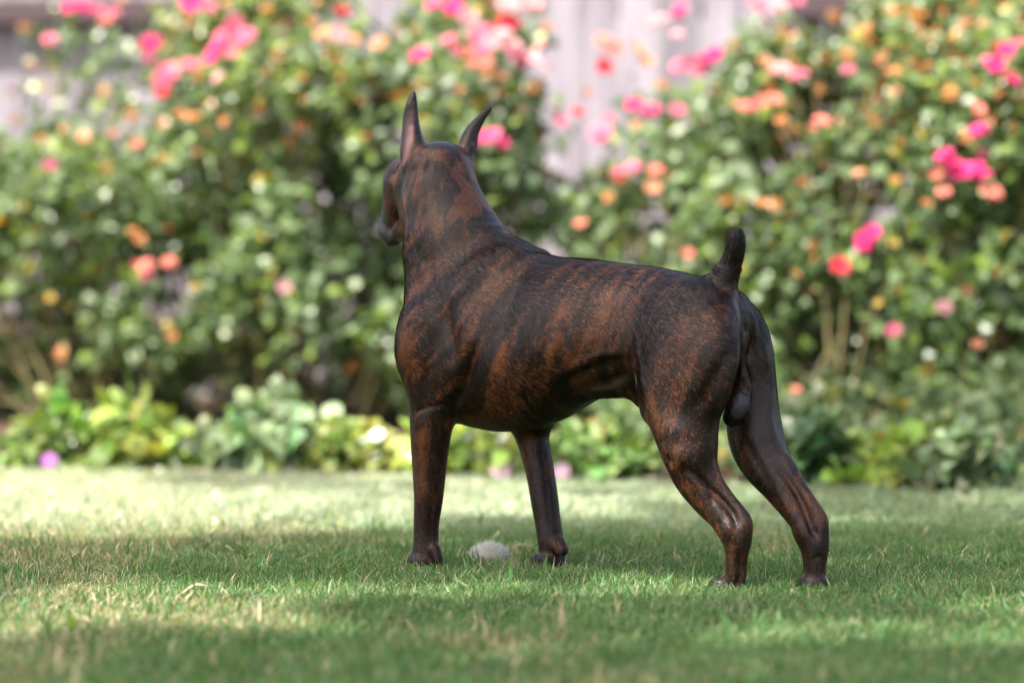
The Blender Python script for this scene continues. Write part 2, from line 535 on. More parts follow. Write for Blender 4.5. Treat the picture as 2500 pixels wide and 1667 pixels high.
stroke([(1290, 625), (1255, 690), (1225, 770), (1190, 840)], -.0035, .017)
stroke([(1042, 362), (1048, 392), (1030, 432)], -.003, .006)
stroke([(1010, 402), (994, 440), (986, 480)], -.003, .009)
stroke([(1120, 372), (1126, 410), (1150, 450)], -.0025, .007)
stroke([(981, 440), (984, 490), (992, 545), (1000, 590)], .003, .006)
stroke([(1010, 600), (1040, 640), (1040, 690)], -.003, .012)
stroke([(1838, 778), (1862, 838), (1870, 900)], .003, .008)
stroke([(1818, 790), (1835, 850), (1826, 900)], -.005, .009)
stroke([(1780, 1340), (1782, 1400)], .0015, .006)
stroke([(1812, 1070), (1850, 1135), (1892, 1205)], -.004, .012)
stroke([(1885, 950), (1880, 1020), (1895, 1080)], .004, .012)
stroke([(1808, 1350), (1806, 1400), (1800, 1432)], -.004, .006)
stroke([(2000, 1360), (1998, 1420)], -.003, .006)
DV = DV + DN * disp[:, None]
DN = normals(DV, DQ)

# ---- brindle coat, as numbers per point: share of orange hairs, plus bare or odd-coloured skin
def brindle(p):
    a, r, z = p[:, 0], p[:, 1], p[:, 2]
    wx = (fbm(a * 8, r * 8, z * 8, 3) - .5) * .036
    slant = .42 + .75 * smoothstep(-.12, .06, a)          # stripes lie flatter over the shoulder
    s = a + slant * (z - .45) + wx
    leg = smoothstep(.33, .24, z)
    neck = smoothstep(.62, .66, z) * smoothstep(-.2, -.05, a)
    st = fbm(s * 78, r * 7, z * 4, 11, 3)
    st2 = fbm(s * 19, r * 7, z * 6, 23, 2)
    st3 = fbm(s * 165, r * 12, z * 7, 15, 2)
    t = .46 * st + .28 * st2 + .26 * st3 + .012
    lg = fbm(a * 40, r * 40, z * 14 + a * 6, 31, 3)
    nk = fbm(a * 60, r * 45, z * 20, 37, 3)
    t = t * (1 - leg) + lg * leg
    t = t * (1 - neck) + nk * neck
    fine = fbm(a * 120, r * 120, z * 70, 41, 2)
    hip = smoothstep(-.36, -.44, a) * (1 - leg)
    return np.clip(smoothstep(.45, .66, t) * (.54 - .25 * leg - .20 * hip - .12 * neck) + .03 + .12 * leg + .05 * neck + (fine - .5) * .36, 0, 1)
br = brindle(DV)
def blob(u, v, rad):
    p = on_skin(u, v)
    return np.exp(-((DV - p) ** 2).sum(1) / rad ** 2)
def streak(pts, rad):
    s = np.array([on_skin(u, v) for u, v in pts])
    q = spline(np.column_stack([s, np.zeros(len(s))]), 8)[:, :3]
    m = np.zeros(len(DV))
    for p in q:
        m = np.maximum(m, np.exp(-((DV - p) ** 2).sum(1) / rad ** 2))
    return m
_wp = DO + DV[:, :1] * FW + DV[:, 1:2] * RT + DV[:, 2:] * np.array([0, 0, 1])
_sl = DV[:, 0] + .5 * (DV[:, 2] - .45) + .02 * fbm(DV[:, 0] * 15, DV[:, 1] * 15, DV[:, 2] * 15, 6, 2)
rough_n = .30 + .85 * smoothstep(.36, .62, .5 * vnoise(_sl * 120, DV[:, 1] * 14, DV[:, 2] * 16, 5) + .5 * fbm(DV[:, 0] * 140, DV[:, 1] * 140, DV[:, 2] * 80, 7, 2))
for pts, rad, amt in (
        ([(1370, 760), (1358, 810), (1345, 860), (1325, 930), (1318, 960)], .017, .85), ([(1345, 850), (1375, 870)], .018, .5),
        ([(1500, 685), (1482, 720), (1462, 770)], .009, .7), ([(1418, 690), (1400, 740)], .007, .6), ([(1560, 655), (1600, 652)], .012, .45),
        ([(1240, 760), (1220, 830), (1215, 900)], .010, .45), ([(1260, 900), (1250, 960), (1270, 990)], .012, .5),
        ([(985, 800), (985, 860), (1000, 900)], .022, .8), ([(1010, 700), (1000, 760)], .014, .55), ([(1120, 700), (1090, 760)], .010, .5),
        ([(1060, 640), (1010, 700)], .008, .5), ([(1200, 650), (1120, 740)], .008, .5), ([(1030, 1050), (1028, 1120), (1040, 1200)], .010, .30),
        ([(1000, 440), (1010, 470)], .016, .6), ([(960, 430), (955, 500)], .018, .45), ([(1596, 980), (1610, 1070), (1640, 1140)], .010, .30),
        ([(1650, 800), (1660, 880), (1640, 950)], .014, .18), ([(1790, 1290), (1785, 1340), (1790, 1390)], .012, .22), ([(1030, 380), (1090, 380)], .014, .4),
        ([(1925, 1230), (1950, 1280)], .012, .3)):
    br = np.clip(br + .85 * amt * streak(pts, rad) * rough_n, 0, 1)
for pts, rad, amt in (
        ([(1240, 600), (1180, 640), (1060, 720)], .011, .8), ([(1300, 640), (1260, 720), (1230, 790)], .016, .75), ([(1070, 800), (1090, 850)], .024, .7),
        ([(1430, 760), (1410, 880)], .016, .75), ([(1290, 860), (1290, 960)], .010, .6), ([(1480, 880), (1400, 910), (1330, 980)], .018, .9),
        ([(1785, 860), (1740, 960), (1720, 1060)], .024, .75), ([(1080, 480), (1090, 560)], .022, .55), ([(1130, 900), (1110, 980)], .014, .8),
        ([(1810, 620), (1790, 600)], .05, .7), ([(1330, 1060), (1340, 1200), (1340, 1300)], .022, .5), ([(2000, 1330), (1990, 1430)], .03, .6),
        ([(1830, 900), (1860, 1000), (1900, 1100)], .05, .85), ([(1200, 1010), (1270, 1030)], .02, .5)):
    br = br * (1 - amt * np.clip(streak(pts, rad) * rough_n, 0, 1))
# skin tints: (colour, mask)
tint = np.zeros((len(DV), 3)); tw = np.zeros(len(DV))
def skin(mask, c, amt=1.0):
    global tint, tw
    m = np.clip(mask * amt, 0, 1)
    tint = tint * (1 - m[:, None]) + np.array(c) * m[:, None]
    tw = np.maximum(tw, m)
skin(streak([(1450, 952), (1500, 942), (1545, 930)], .016), (.17, .12, .11), .85)
skin(smoothstep(.3, .7, streak([(1850, 960), (1870, 1030), (1900, 1110), (1880, 1060)], .045)), (.040, .026, .024), .55)
skin(smoothstep(.3, .7, streak([(1812, 972), (1806, 1005)], .019)), (.034, .030, .037))
skin(streak([(1798, 705), (1798, 735), (1806, 765)], .010), (.085, .055, .07), .8)
skin(smoothstep(.2, .7, streak([(932, 530), (930, 560), (945, 590)], .024)), (.022, .021, .024))
skin(smoothstep(.1, .9, streak([(1002, 275), (999, 310), (993, 350), (986, 380)], .012)), (.075, .036, .038), .8)
skin(smoothstep(.1, .9, streak([(1002, 312), (997, 345), (988, 378), (981, 402)], .0075)), (.21, .105, .11), .85)
skin(smoothstep(.3, .7, streak([(1158, 350), (1160, 385)], .006)), (.13, .062, .065), .7)
skin(blob(1247, 1010, .004), (.30, .15, .16)); skin(blob(1402, 965, .004), (.30, .15, .16))
dark_ear = np.maximum(streak([(1012, 225), (1015, 262), (1022, 300), (1034, 345)], .013), streak([(1197, 266), (1165, 303), (1145, 345)], .018))
br = br * (1 - .9 * dark_ear)
paws = smoothstep(.05, .02, DV[:, 2]); br = br * (1 - .6 * paws)

def to_local(V):
    return np.column_stack([V[:, 0], -V[:, 1], V[:, 2]])

# materials of the coat
def coat_material(name, strands):
    m, nt, b = principled(name, rough=.43, spec=.27)
    N = nt.nodes; L = nt.links
    def att(n):
        a = N.new('ShaderNodeAttribute'); a.attribute_name = n; return a
    tc = N.new('ShaderNodeTexCoord')
    share = att('share')
    dark = (.0036, .0022, .0024, 1); orange = (.148, .052, .019, 1)
    mix = N.new('ShaderNodeMix'); mix.data_type = 'RGBA'
    if strands:
        pick = att('pick')
        L.new(pick.outputs['Fac'], mix.inputs['Factor'])
    else:
        mp = N.new('ShaderNodeMapping'); mp.inputs['Scale'].default_value = (330, 330, 140)
        mp.inputs['Rotation'].default_value = (0, math.radians(35), 0)
        L.new(tc.outputs['Object'], mp.inputs[0])
        nz = N.new('ShaderNodeTexNoise'); nz.inputs['Scale'].default_value = 1.0; nz.inputs['Detail'].default_value = 2
        L.new(mp.outputs[0], nz.inputs[0])
        sb = N.new('ShaderNodeMath'); sb.operation = 'ADD'; L.new(share.outputs['Fac'], sb.inputs[0]); L.new(nz.outputs[0], sb.inputs[1])
        mr = N.new('ShaderNodeMapRange'); mr.inputs[1].default_value = .55; mr.inputs[2].default_value = 1.5; mr.inputs[4].default_value = .75
        L.new(sb.outputs[0], mr.inputs[0]); L.new(mr.outputs[0], mix.inputs['Factor'])
        bp = N.new('ShaderNodeBump'); bp.inputs['Strength'].default_value = .35; bp.inputs['Distance'].default_value = .002
        L.new(nz.outputs[0], bp.inputs['Height']); L.new(bp.outputs[0], b.inputs['Normal'])
    mix.inputs['A'].default_value = dark; mix.inputs['B'].default_value = orange
    tn = att('tint'); tww = att('tintw')
    m2 = N.new('ShaderNodeMix'); m2.data_type = 'RGBA'
    L.new(tww.outputs['Fac'], m2.inputs['Factor']); L.new(mix.outputs['Result'], m2.inputs['A']); L.new(tn.outputs['Color'], m2.inputs['B'])
    L.new(m2.outputs['Result'], b.inputs['Base Color'])
    b.inputs['Sheen Weight'].default_value = .0
    b.inputs['Sheen Roughness'].default_value = .4
    return m
skin_m = coat_material('brindle_skin', False)
fur_m = coat_material('brindle_fur', True)

dog = empty('boxer_dog', tuple(DO), math.atan2(FW[1], FW[0]))
tag(dog, 'dark brindle boxer dog with cropped ears and docked tail standing on the lawn', 'dog')
body = link('body', mesh_np('body', to_local(DV), DQ, skin_m, cols={'share': br, 'tint': tint, 'tintw': tw}, smooth=True, quads=True), dog)

# short fur: one slim blade per tuft of hairs
NH = 300000
qa = DV[DQ[:, 0]]; qb = DV[DQ[:, 1]]; qc = DV[DQ[:, 2]]; qd = DV[DQ[:, 3]]
area = .5 * np.linalg.norm(np.cross(qc - qa, qd - qb), axis=1)
pick = rng.choice(len(DQ), NH, p=area / area.sum())
w1 = rng.random(NH)[:, None]; w2 = rng.random(NH)[:, None]
def bil(X):
    return (X[DQ[pick, 0]] * (1 - w1) * (1 - w2) + X[DQ[pick, 1]] * w1 * (1 - w2) + X[DQ[pick, 2]] * w1 * w2 + X[DQ[pick, 3]] * (1 - w1) * w2)
rt = bil(DV); nn = bil(DN); nn /= np.linalg.norm(nn, axis=1, keepdims=True)
sh = bil(br[:, None])[:, 0]; tc3 = bil(tint); tws = bil(tw[:, None])[:, 0]
z = rt[:, 2]; aa = rt[:, 0]
legf = smoothstep(.40, .30, z)
flow = np.column_stack([-(1 - legf) * .75, np.zeros(NH), -.45 - .6 * legf])
headf = smoothstep(.62, .68, z) * smoothstep(-.1, 0, aa)
flow = flow * (1 - headf)[:, None] + np.array([-.25, 0, -1.0]) * headf[:, None]
tailm = ((aa < -.47) & (z > .585)); flow[tailm] = (-.2, 0, 1.0)
earm = z > .80; flow[earm] = (.05, 0, 1.0)
top = smoothstep(.6, .95, nn[:, 2]) * (1 - headf); flow[:, 0] -= top * 1.2
flow += (np.column_stack([vnoise(rt[:, 0] * 22, rt[:, 1] * 22, rt[:, 2] * 22, s) for s in (61, 62, 63)]) - .5) * .55
flow += rng.normal(0, .10, (NH, 3))
flow -= nn * (flow * nn).sum(1)[:, None]
flow /= np.linalg.norm(flow, axis=1, keepdims=True) + 1e-9
ln = (.0080 + .0045 * rng.random(NH)) * (1 - .55 * headf) * (1 - .35 * legf)
ln[earm] *= .6
ln *= 1 + .45 * smoothstep(.85, .98, nn[:, 2]) * (np.abs(rt[:, 1]) < .06) * (aa > -.25) * (aa < 0)
ln *= np.where(tws > .5, .35, 1)
lift = .22 + .16 * rng.random(NH)
hd = flow + nn * lift[:, None]; hd /= np.linalg.norm(hd, axis=1, keepdims=True)
side = np.cross(nn, flow); side *= (.00045 + .00035 * rng.random(NH))[:, None]
base = rt - nn * .0004
tipp = base + hd * ln[:, None] - nn * (.12 * ln)[:, None]
HV = np.stack([base - side, base + side, tipp], 1).reshape(-1, 3)
HT = np.arange(NH * 3).reshape(-1, 3)
clump = fbm(rt[:, 0] * 260, rt[:, 1] * 260, rt[:, 2] * 120, 77, 2)
prob = np.clip(sh * 1.05 - .03, 0, .93)
pk = np.clip((prob * 1.1 + (clump - .5) * .8 + (rng.random(NH) - .5) * .85 - .38) * 3.5, 0, 1) * (.40 + .75 * rng.random(NH))
rep = lambda x: np.repeat(x, 3, axis=0)
fur = link('fur', mesh_np('fur', to_local(HV), HT[:, ::-1], fur_m, cols={'share': rep(sh), 'pick': rep(np.clip(pk, 0, 1.1)), 'tint': rep(tc3), 'tintw': rep(tws)}), dog)
fur['kind'] = 'stuff'
del HV, HT, flow, rt, nn, hd, side, base, tipp

def add_ball(name, p, rad, m, parent, squash=(1, 1, 1), seg_=20):
    import bmesh
    bm = bmesh.new(); bmesh.ops.create_uvsphere(bm, u_segments=seg_, v_segments=seg_ // 2, radius=rad)
    me = bpy.data.meshes.new(name); bm.to_mesh(me); bm.free()
    for f in me.polygons: f.use_smooth = True
    me.materials.append(m)
    o = link(name, me, parent); o.location = (p[0], -p[1], p[2]); o.scale = squash
    return o
eye_m, _, _ = principled('dog_eye', (.02, .010, .005), .06, .6)
nose_m, _, _b = principled('dog_nose', (.012, .011, .012), .35, .5)
#@GARDEN
# dog's eyes and nose, which the head hides from here
for s_ in (0, 1):
    p = Wd(950 + 84 * s_, 462 + 6 * s_, 6.215 + .045 * s_)
    add_ball('eye', p, .0115, eye_m, dog)
add_ball('nose', Wd(958, 522, 6.248), .017, nose_m, dog, (1.0, 1.1, .8))

# ================================================================== GROUND
def bed_edge(x):
    return np.interp(x, [-6, -1.44, -.21, 1.31, 6], [8.8, 8.51, 8.28, 7.69, 6.6])

lawn_m, nt, b = principled('turf_soil', rough=.95, spec=.1)
N, L = nt.nodes, nt.links
tc = N.new('ShaderNodeTexCoord')
n1 = N.new('ShaderNodeTexNoise'); n1.inputs['Scale'].default_value = 2.2; n1.inputs['Detail'].default_value = 6
n2 = N.new('ShaderNodeTexNoise'); n2.inputs['Scale'].default_value = 180; n2.inputs['Detail'].default_value = 3
cr = N.new('ShaderNodeValToRGB')
cr.color_ramp.elements[0].position = .35; cr.color_ramp.elements[0].color = (.040, .062, .018, 1)
cr.color_ramp.elements[1].position = .70; cr.color_ramp.elements[1].color = (.120, .105, .050, 1)
ad = N.new('ShaderNodeMath'); ad.operation = 'MULTIPLY_ADD'; ad.inputs[1].default_value = .5
L.new(tc.outputs['Object'], n1.inputs[0]); L.new(tc.outputs['Object'], n2.inputs[0])
L.new(n2.outputs[0], ad.inputs[0]); mm = N.new('ShaderNodeMath'); mm.operation = 'MULTIPLY'; mm.inputs[1].default_value = .5
L.new(n1.outputs[0], mm.inputs[0]); L.new(mm.outputs[0], ad.inputs[2])
L.new(ad.outputs[0], cr.inputs[0]); L.new(cr.outputs[0], b.inputs['Base Color'])
bp = N.new('ShaderNodeBump'); bp.inputs['Strength'].default_value = .6; bp.inputs['Distance'].default_value = .02
L.new(n2.outputs[0], bp.inputs['Height']); L.new(bp.outputs[0], b.inputs['Normal'])
lawn = link('ground', mesh_np('ground', [(-150, -150, 0), (150, -150, 0), (150, 200, 0), (-150, 200, 0)], [(0, 1, 2, 3)], lawn_m, quads=True))
tag(lawn, kind='structure')

soil_m, nt, b = principled('dark_mulch', rough=.95, spec=.15)
N, L = nt.nodes, nt.links
vz = N.new('ShaderNodeTexVoronoi'); vz.inputs['Scale'].default_value = 38
nz = N.new('ShaderNodeTexNoise'); nz.inputs['Scale'].default_value = 12; nz.inputs['Detail'].default_value = 5
cr = N.new('ShaderNodeValToRGB'); cr.color_ramp.elements[0].color = (.030, .019, .013, 1); cr.color_ramp.elements[1].color = (.130, .080, .055, 1)
tc = N.new('ShaderNodeTexCoord'); L.new(tc.outputs['Object'], vz.inputs[0]); L.new(tc.outputs['Object'], nz.inputs[0])
L.new(nz.outputs[0], cr.inputs[0]); L.new(cr.outputs[0], b.inputs['Base Color'])
bp = N.new('ShaderNodeBump'); bp.inputs['Distance'].default_value = .03; L.new(vz.outputs['Distance'], bp.inputs['Height']); L.new(bp.outputs[0], b.inputs['Normal'])
xs = np.linspace(-5, 5, 101); rows = []
for j, t in enumerate((-.03, .0, .06, .2, .8, 1.6, 3.4)):
    zz = (-.02, .006, .022, .035, .045, .05, .05)[j]
    rows.append(np.column_stack([xs, bed_edge(xs) + t + .015 * np.sin(xs * 9), zz + .010 * (vnoise(xs * 6, xs * 0 + j, xs * 0, 4) - .5) * (j > 0)]))
SV = np.concatenate(rows); SQ = []
for j in range(6):
    for i in range(100):
        SQ.append((j * 101 + i, j * 101 + i + 1, (j + 1) * 101 + i + 1, (j + 1) * 101 + i))
bed = link('flower_bed_soil', mesh_np('flower_bed_soil', SV, SQ, soil_m, smooth=True, quads=True)); tag(bed, kind='structure')

# ================================================================== GRASS
def blades(n, y0, y1, wmul, hmul, seed, mx=.35):
    r = np.random.default_rng(seed)
    y = y0 + (y1 - y0) * r.random(n * 2)
    half = y * 1250 / FPX + mx
    x = (r.random(n * 2) * 2 - 1) * (y1 * 1250 / FPX + mx)
    keep = (np.abs(x) < half) & (y < bed_edge(x) + .02)
    x, y = x[keep][:n], y[keep][:n]; n = len(x)
    tuft = fbm(x * 9, y * 9, x * 0, 91, 2)                 # clumps of growth
    dry = smoothstep(.50, .66, fbm(x * 1.9 + 3, y * 1.5, x * 0, 97, 3) + .20 * smoothstep(-.2, -1.0, x) - .05 * smoothstep(.0, 1., x) + .05 * smoothstep(5.4, 4.4, y))
    h = (.014 + .021 * r.random(n) ** 1.4 + .013 * tuft) * hmul
    tall = r.random(n) < .008; h[tall] *= 1.7; wide = r.random(n) < .022; h[wide] *= 1.35
    w = (.0010 + .0009 * r.random(n)) * wmul; w[tall] *= 1.5; w[wide] *= 2.1
    az = r.random(n) * 2 * pi
    lean = .15 + .75 * r.random(n) ** 1.2
    lean[tall] *= .6
    dx, dy = np.cos(az), np.sin(az)
    ca = r.random(n) * 2 * pi
    wx, wy = np.cos(ca) * w, np.sin(ca) * w
    zz = np.zeros(n) - .002
    B = np.column_stack([x, y, zz])
    sd = np.column_stack([wx, wy, zz * 0])
    m = B + np.column_stack([dx * h * lean * .28, dy * h * lean * .28, h * .58])
    t = B + np.column_stack([dx * h * lean, dy * h * lean, h * (1 - .28 * lean)])
    V = np.stack([B - sd, B + sd, m - sd * .8, m + sd * .8, t], 1).reshape(-1, 3)
    k = (np.arange(n) * 5)[:, None]
    T = np.concatenate([k + [0, 1, 3], k + [0, 3, 2], k + [2, 3, 4]])
    g1 = np.array([.052, .135, .042]); g2 = np.array([.115, .230, .078]); st = np.array([.44, .38, .25]); ol = np.array([.17, .22, .09])
    q = r.random(n)[:, None]
    c = g1 * (1 - q) + g2 * q
    isd = r.random(n) < (.055 + .34 * dry)
    c[isd] = (st * (.6 + .6 * r.random((isd.sum(), 1))))
    iso = (r.random(n) < .12) & ~isd; c[iso] = ol
    far_ = (.80 * smoothstep(6.4, 7.3, y) * (.45 + .55 * smoothstep(.7, .0, x)))[:, None] * (.6 + .6 * r.random((n, 1)))   # sunlight on the far lawn, painted into the blade colour, strongest at left
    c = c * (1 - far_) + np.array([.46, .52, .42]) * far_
    c = c * (.8 + .4 * r.random((n, 1)))
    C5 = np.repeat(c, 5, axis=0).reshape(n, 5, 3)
    C5[:, :2] *= .75                                        # darker foot of the blade
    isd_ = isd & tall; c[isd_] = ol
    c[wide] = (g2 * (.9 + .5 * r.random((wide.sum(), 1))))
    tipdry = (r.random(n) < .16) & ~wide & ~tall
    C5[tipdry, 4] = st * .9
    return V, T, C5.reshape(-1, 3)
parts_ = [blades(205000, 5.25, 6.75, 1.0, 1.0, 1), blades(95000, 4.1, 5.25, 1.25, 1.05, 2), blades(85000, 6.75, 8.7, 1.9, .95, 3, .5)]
off = 0; GV, GT, GC = [], [], []
for V_, T_, C_ in parts_:
    GV.append(V_); GT.append(T_ + off); GC.append(C_); off += len(V_)
grass_m = leafy('grass_blade', rough=.5, spec=.4, trans=.40, tint=(1.3, 1.25, .6))
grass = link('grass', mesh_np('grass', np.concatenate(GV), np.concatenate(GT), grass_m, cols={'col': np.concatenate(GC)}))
tag(grass, kind='stuff'); grass['label'] = 'short green lawn grass with straw coloured dry blades'
del GV, GT, GC, parts_

# broader single weeds and dry stalks that stand out of the turf
def tuft(name, u, v, n, h, w, colr, label, seed, spread=.003, lean=.5, yy=None):
    r = np.random.default_rng(seed)
    g = at_ground(u, v)
    V, T, C = [], [], []
    for i in range(n):
        az = r.random() * 2 * pi; hh = h * (.6 + .5 * r.random()); le = lean * (.3 + .9 * r.random())
        bx, by = r.normal(0, spread, 2)
        ca = r.random() * pi
        k = len(V)
        S_ = 5
        for j in range(S_ + 1):
            t = j / S_
            cx = bx + cos(az) * hh * le * t * t; cy = by + sin(az) * hh * le * t * t; cz = hh * (t - .25 * le * t * t) - .003
            ww = w * (1 - t ** 2.2) * (.7 + .6 * min(t * 3, 1)) + .0002
            V += [(cx - cos(ca) * ww, cy - sin(ca) * ww, cz), (cx, cy, cz - ww * .35), (cx + cos(ca) * ww, cy + sin(ca) * ww, cz)]
            C += [np.array(colr) * (.75 + .5 * r.random())] * 3
        for j in range(S_):
            a0 = k + j * 3
            T += [(a0, a0 + 1, a0 + 4), (a0, a0 + 4, a0 + 3), (a0 + 1, a0 + 2, a0 + 5), (a0 + 1, a0 + 5, a0 + 4)]
    o = link(name, mesh_np(name, V, T, grass_m, cols={'col': np.array(C)}, smooth=True))
    o.location = (g[0], g[1], 0)
    return tag(o, label, 'grass tuft' if name == 'grass_tuft' else 'weed', None)
tuft('grass_tuft', 600, 1420, 5, .050, .0022, (.12, .22, .06), 'pale upright grass tuft in the left foreground of the lawn', 11)
tuft('grass_tuft', 955, 1425, 5, .045, .002, (.10, .20, .05), 'bright grass tuft just left of the near front paw', 12, .02)
tuft('grass_tuft', 1170, 1300, 6, .060, .0015, (.06, .13, .03), 'thin tall dark green tuft behind the fuzzy ball, between the front legs', 13, .0025, .3)
tuft('grass_tuft', 1990, 1480, 5, .055, .003, (.20, .27, .12), 'pale broad bladed tuft leaning in front of the far hind paw', 14, .0025, .9)
tuft('grass_tuft', 185, 1570, 5, .060, .0045, (.17, .27, .05), 'lime green broad bladed tuft at the lower left of the lawn', 15, .0025, .8)
tuft('grass_tuft', 465, 1590, 5, .065, .004, (.13, .24, .07), 'broad bladed grass tuft in the blurred lower left lawn, right of the lime one', 16, .0025, .8)
tuft('grass_tuft', 1190, 1470, 6, .040, .003, (.09, .21, .06), 'broad green tuft in front of the fuzzy ball', 17, .0025, .8)
tuft('grass_tuft', 1690, 1600, 6, .050, .003, (.07, .17, .05), 'dark green broad bladed tuft in the lower middle right foreground', 18, .0025, .7)
tuft('grass_tuft', 1010, 1415, 6, .040, .0016, (.12, .22, .07), 'small fine tuft touching the toes of the near front paw', 19, .0025, .6)
tuft('grass_tuft', 1820, 1480, 5, .045, .002, (.16, .25, .09), 'small pale tuft between the two hind paws', 20, .0025, .8)
for (u, v, sd_, lb) in ((470, 1480, 1, 'curled dry leaf lying in the left foreground grass'), (1275, 1372, 2, 'pale straw coloured dry blade lying right of the fuzzy ball'), (560, 1375, 3, 'thin dry stalk lying across the grass far left of the dog')):
    g = at_ground(u, v); r = np.random.default_rng(sd_)
    V, T = [], []
    n = 8; ln_ = .05 + .02 * r.random(); ang = r.normal(.0, .4)
    for j in range(n + 1):
        t = j / n - .5
        cx = cos(ang) * t * ln_; cy = sin(ang) * t * ln_; cz = .030 + .006 * sin(t * 5 + sd_) + .01 * t
        ww = .0032 * (1 - (2 * t) ** 2) * (1.1 if sd_ == 1 else .6) + .0003
        V += [(cx, cy - ww, cz), (cx, cy, cz + ww * .8), (cx, cy + ww, cz)]
    for j in range(n):
        a0 = j * 3; T += [(a0, a0 + 1, a0 + 4), (a0, a0 + 4, a0 + 3), (a0 + 1, a0 + 2, a0 + 5), (a0 + 1, a0 + 5, a0 + 4)]
    dm, _, _ = principled('dry_blade', (.30, .23, .14), .8, .2)
    o = link('dry_blade', mesh_np('dry_blade', V, T, dm, smooth=True)); o.location = (g[0], g[1], 0)
    tag(o, lb, 'dry leaf')

# ================================================================== FUZZY BALL
gp = at_ground(1193, 1390)
ball = empty('fuzzy_ball', (gp[0], gp[1], 0))
tag(ball, 'worn pale grey fuzzy ball half sunk in the grass between the front legs', 'ball')
import bmesh
bm = bmesh.new(); bmesh.ops.create_icosphere(bm, subdivisions=5, radius=1)
bv = np.array([v.co[:] for v in bm.verts]); bt = np.array([[v.index for v in f.verts] for f in bm.faces]); bm.free()
def ball_r(d):
    s = .0315 * (1 + .10 * (fbm(d[:, 0] * 2.5 + 5, d[:, 1] * 2.5, d[:, 2] * 2.5, 8, 3) - .5))
    seam = np.abs(d[:, 2] - .35 * np.sin(2 * np.arctan2(d[:, 1], d[:, 0]) + .6))
    return s * (1 - .09 * np.exp(-(seam / .09) ** 2))
SQ_ = np.array([1.15, 1.0, .86])
bd = bv / np.linalg.norm(bv, axis=1, keepdims=True)
bvv = bd * ball_r(bd)[:, None] * SQ_ + [0, 0, .023]
felt_m, nt, b = principled('felt', rough=.95, spec=.1)
at = nt.nodes.new('ShaderNodeAttribute'); at.attribute_name = 'col'; nt.links.new(at.outputs['Color'], b.inputs['Base Color'])
def feltcol(d, r=None):
    q = fbm(d[:, 0] * 4, d[:, 1] * 4, d[:, 2] * 4, 19, 3)[:, None]
    seam = np.abs(d[:, 2] - .35 * np.sin(2 * np.arctan2(d[:, 1], d[:, 0]) + .6))[:, None]
    c = np.array([.34, .35, .31]) * (1 - q) + np.array([.62, .63, .56]) * q
    return c * (1 - .55 * np.exp(-(seam / .07) ** 2))
link('felt_cover', mesh_np('felt_cover', bvv, bt, felt_m, cols={'col': feltcol(bd)}, smooth=True), ball)
nf = 9000
fd = rng.normal(size=(nf, 3)); fd /= np.linalg.norm(fd, axis=1, keepdims=True); fd = fd[fd[:, 2] > -.5]; nf = len(fd)
fb = fd * ball_r(fd)[:, None] * SQ_ + [0, 0, .023]
fl = fd * .35 + rng.normal(0, .55, (nf, 3)) + [.3, 0, .1]; fl /= np.linalg.norm(fl, axis=1, keepdims=True)
fl *= (.005 + .010 * rng.random((nf, 1)) ** 2)
sdv = np.cross(fl, fd); sdv /= np.linalg.norm(sdv, axis=1, keepdims=True); sdv *= .0004
fz = np.stack([fb - sdv, fb + sdv, fb + fl], 1).reshape(-1, 3)
fz_o = link('fuzz', mesh_np('fuzz', fz, np.arange(nf * 3).reshape(-1, 3), felt_m, cols={'col': np.repeat(feltcol(fd) * 1.15, 3, axis=0)}), ball)
fz_o['kind'] = 'stuff'

# ================================================================== FENCE
fence_m, nt, b = principled('weathered_board', rough=.85, spec=.2)
N, L = nt.nodes, nt.links
tc = N.new('ShaderNodeTexCoord'); mp = N.new('ShaderNodeMapping'); mp.inputs['Scale'].default_value = (22, 22, 1.6)
oi = N.new('ShaderNodeObjectInfo')
L.new(tc.outputs['Object'], mp.inputs[0])
ad = N.new('ShaderNodeVectorMath'); ad.operation = 'ADD'; sc_ = N.new('ShaderNodeVectorMath'); sc_.operation = 'SCALE'; sc_.inputs[3].default_value = 40
cx_ = N.new('ShaderNodeCombineXYZ'); L.new(oi.outputs['Random'], cx_.inputs[0]); L.new(oi.outputs['Random'], cx_.inputs[2]); L.new(cx_.outputs[0], sc_.inputs[0])
L.new(mp.outputs[0], ad.inputs[0]); L.new(sc_.outputs[0], ad.inputs[1])
nz = N.new('ShaderNodeTexNoise'); nz.inputs['Scale'].default_value = 1; nz.inputs['Detail'].default_value = 6; L.new(ad.outputs[0], nz.inputs[0])
cr = N.new('ShaderNodeValToRGB'); cr.color_ramp.elements[0].position = .3; cr.color_ramp.elements[0].color = (.15, .135, .165, 1)
cr.color_ramp.elements[1].position = .7; cr.color_ramp.elements[1].color = (.36, .33, .375, 1); L.new(nz.outputs[0], cr.inputs[0])
mr = N.new('ShaderNodeMapRange'); mr.inputs[3].default_value = .72; mr.inputs[4].default_value = 1.15; L.new(oi.outputs['Random'], mr.inputs[0])
mu = N.new('ShaderNodeVectorMath'); mu.operation = 'SCALE'; L.new(cr.outputs[0], mu.inputs[0]); L.new(mr.outputs[0], mu.inputs[3]); L.new(mu.outputs[0], b.inputs['Base Color'])
rail_m, _, _ = principled('brown_rail', (.070, .050, .056), .8, .2)

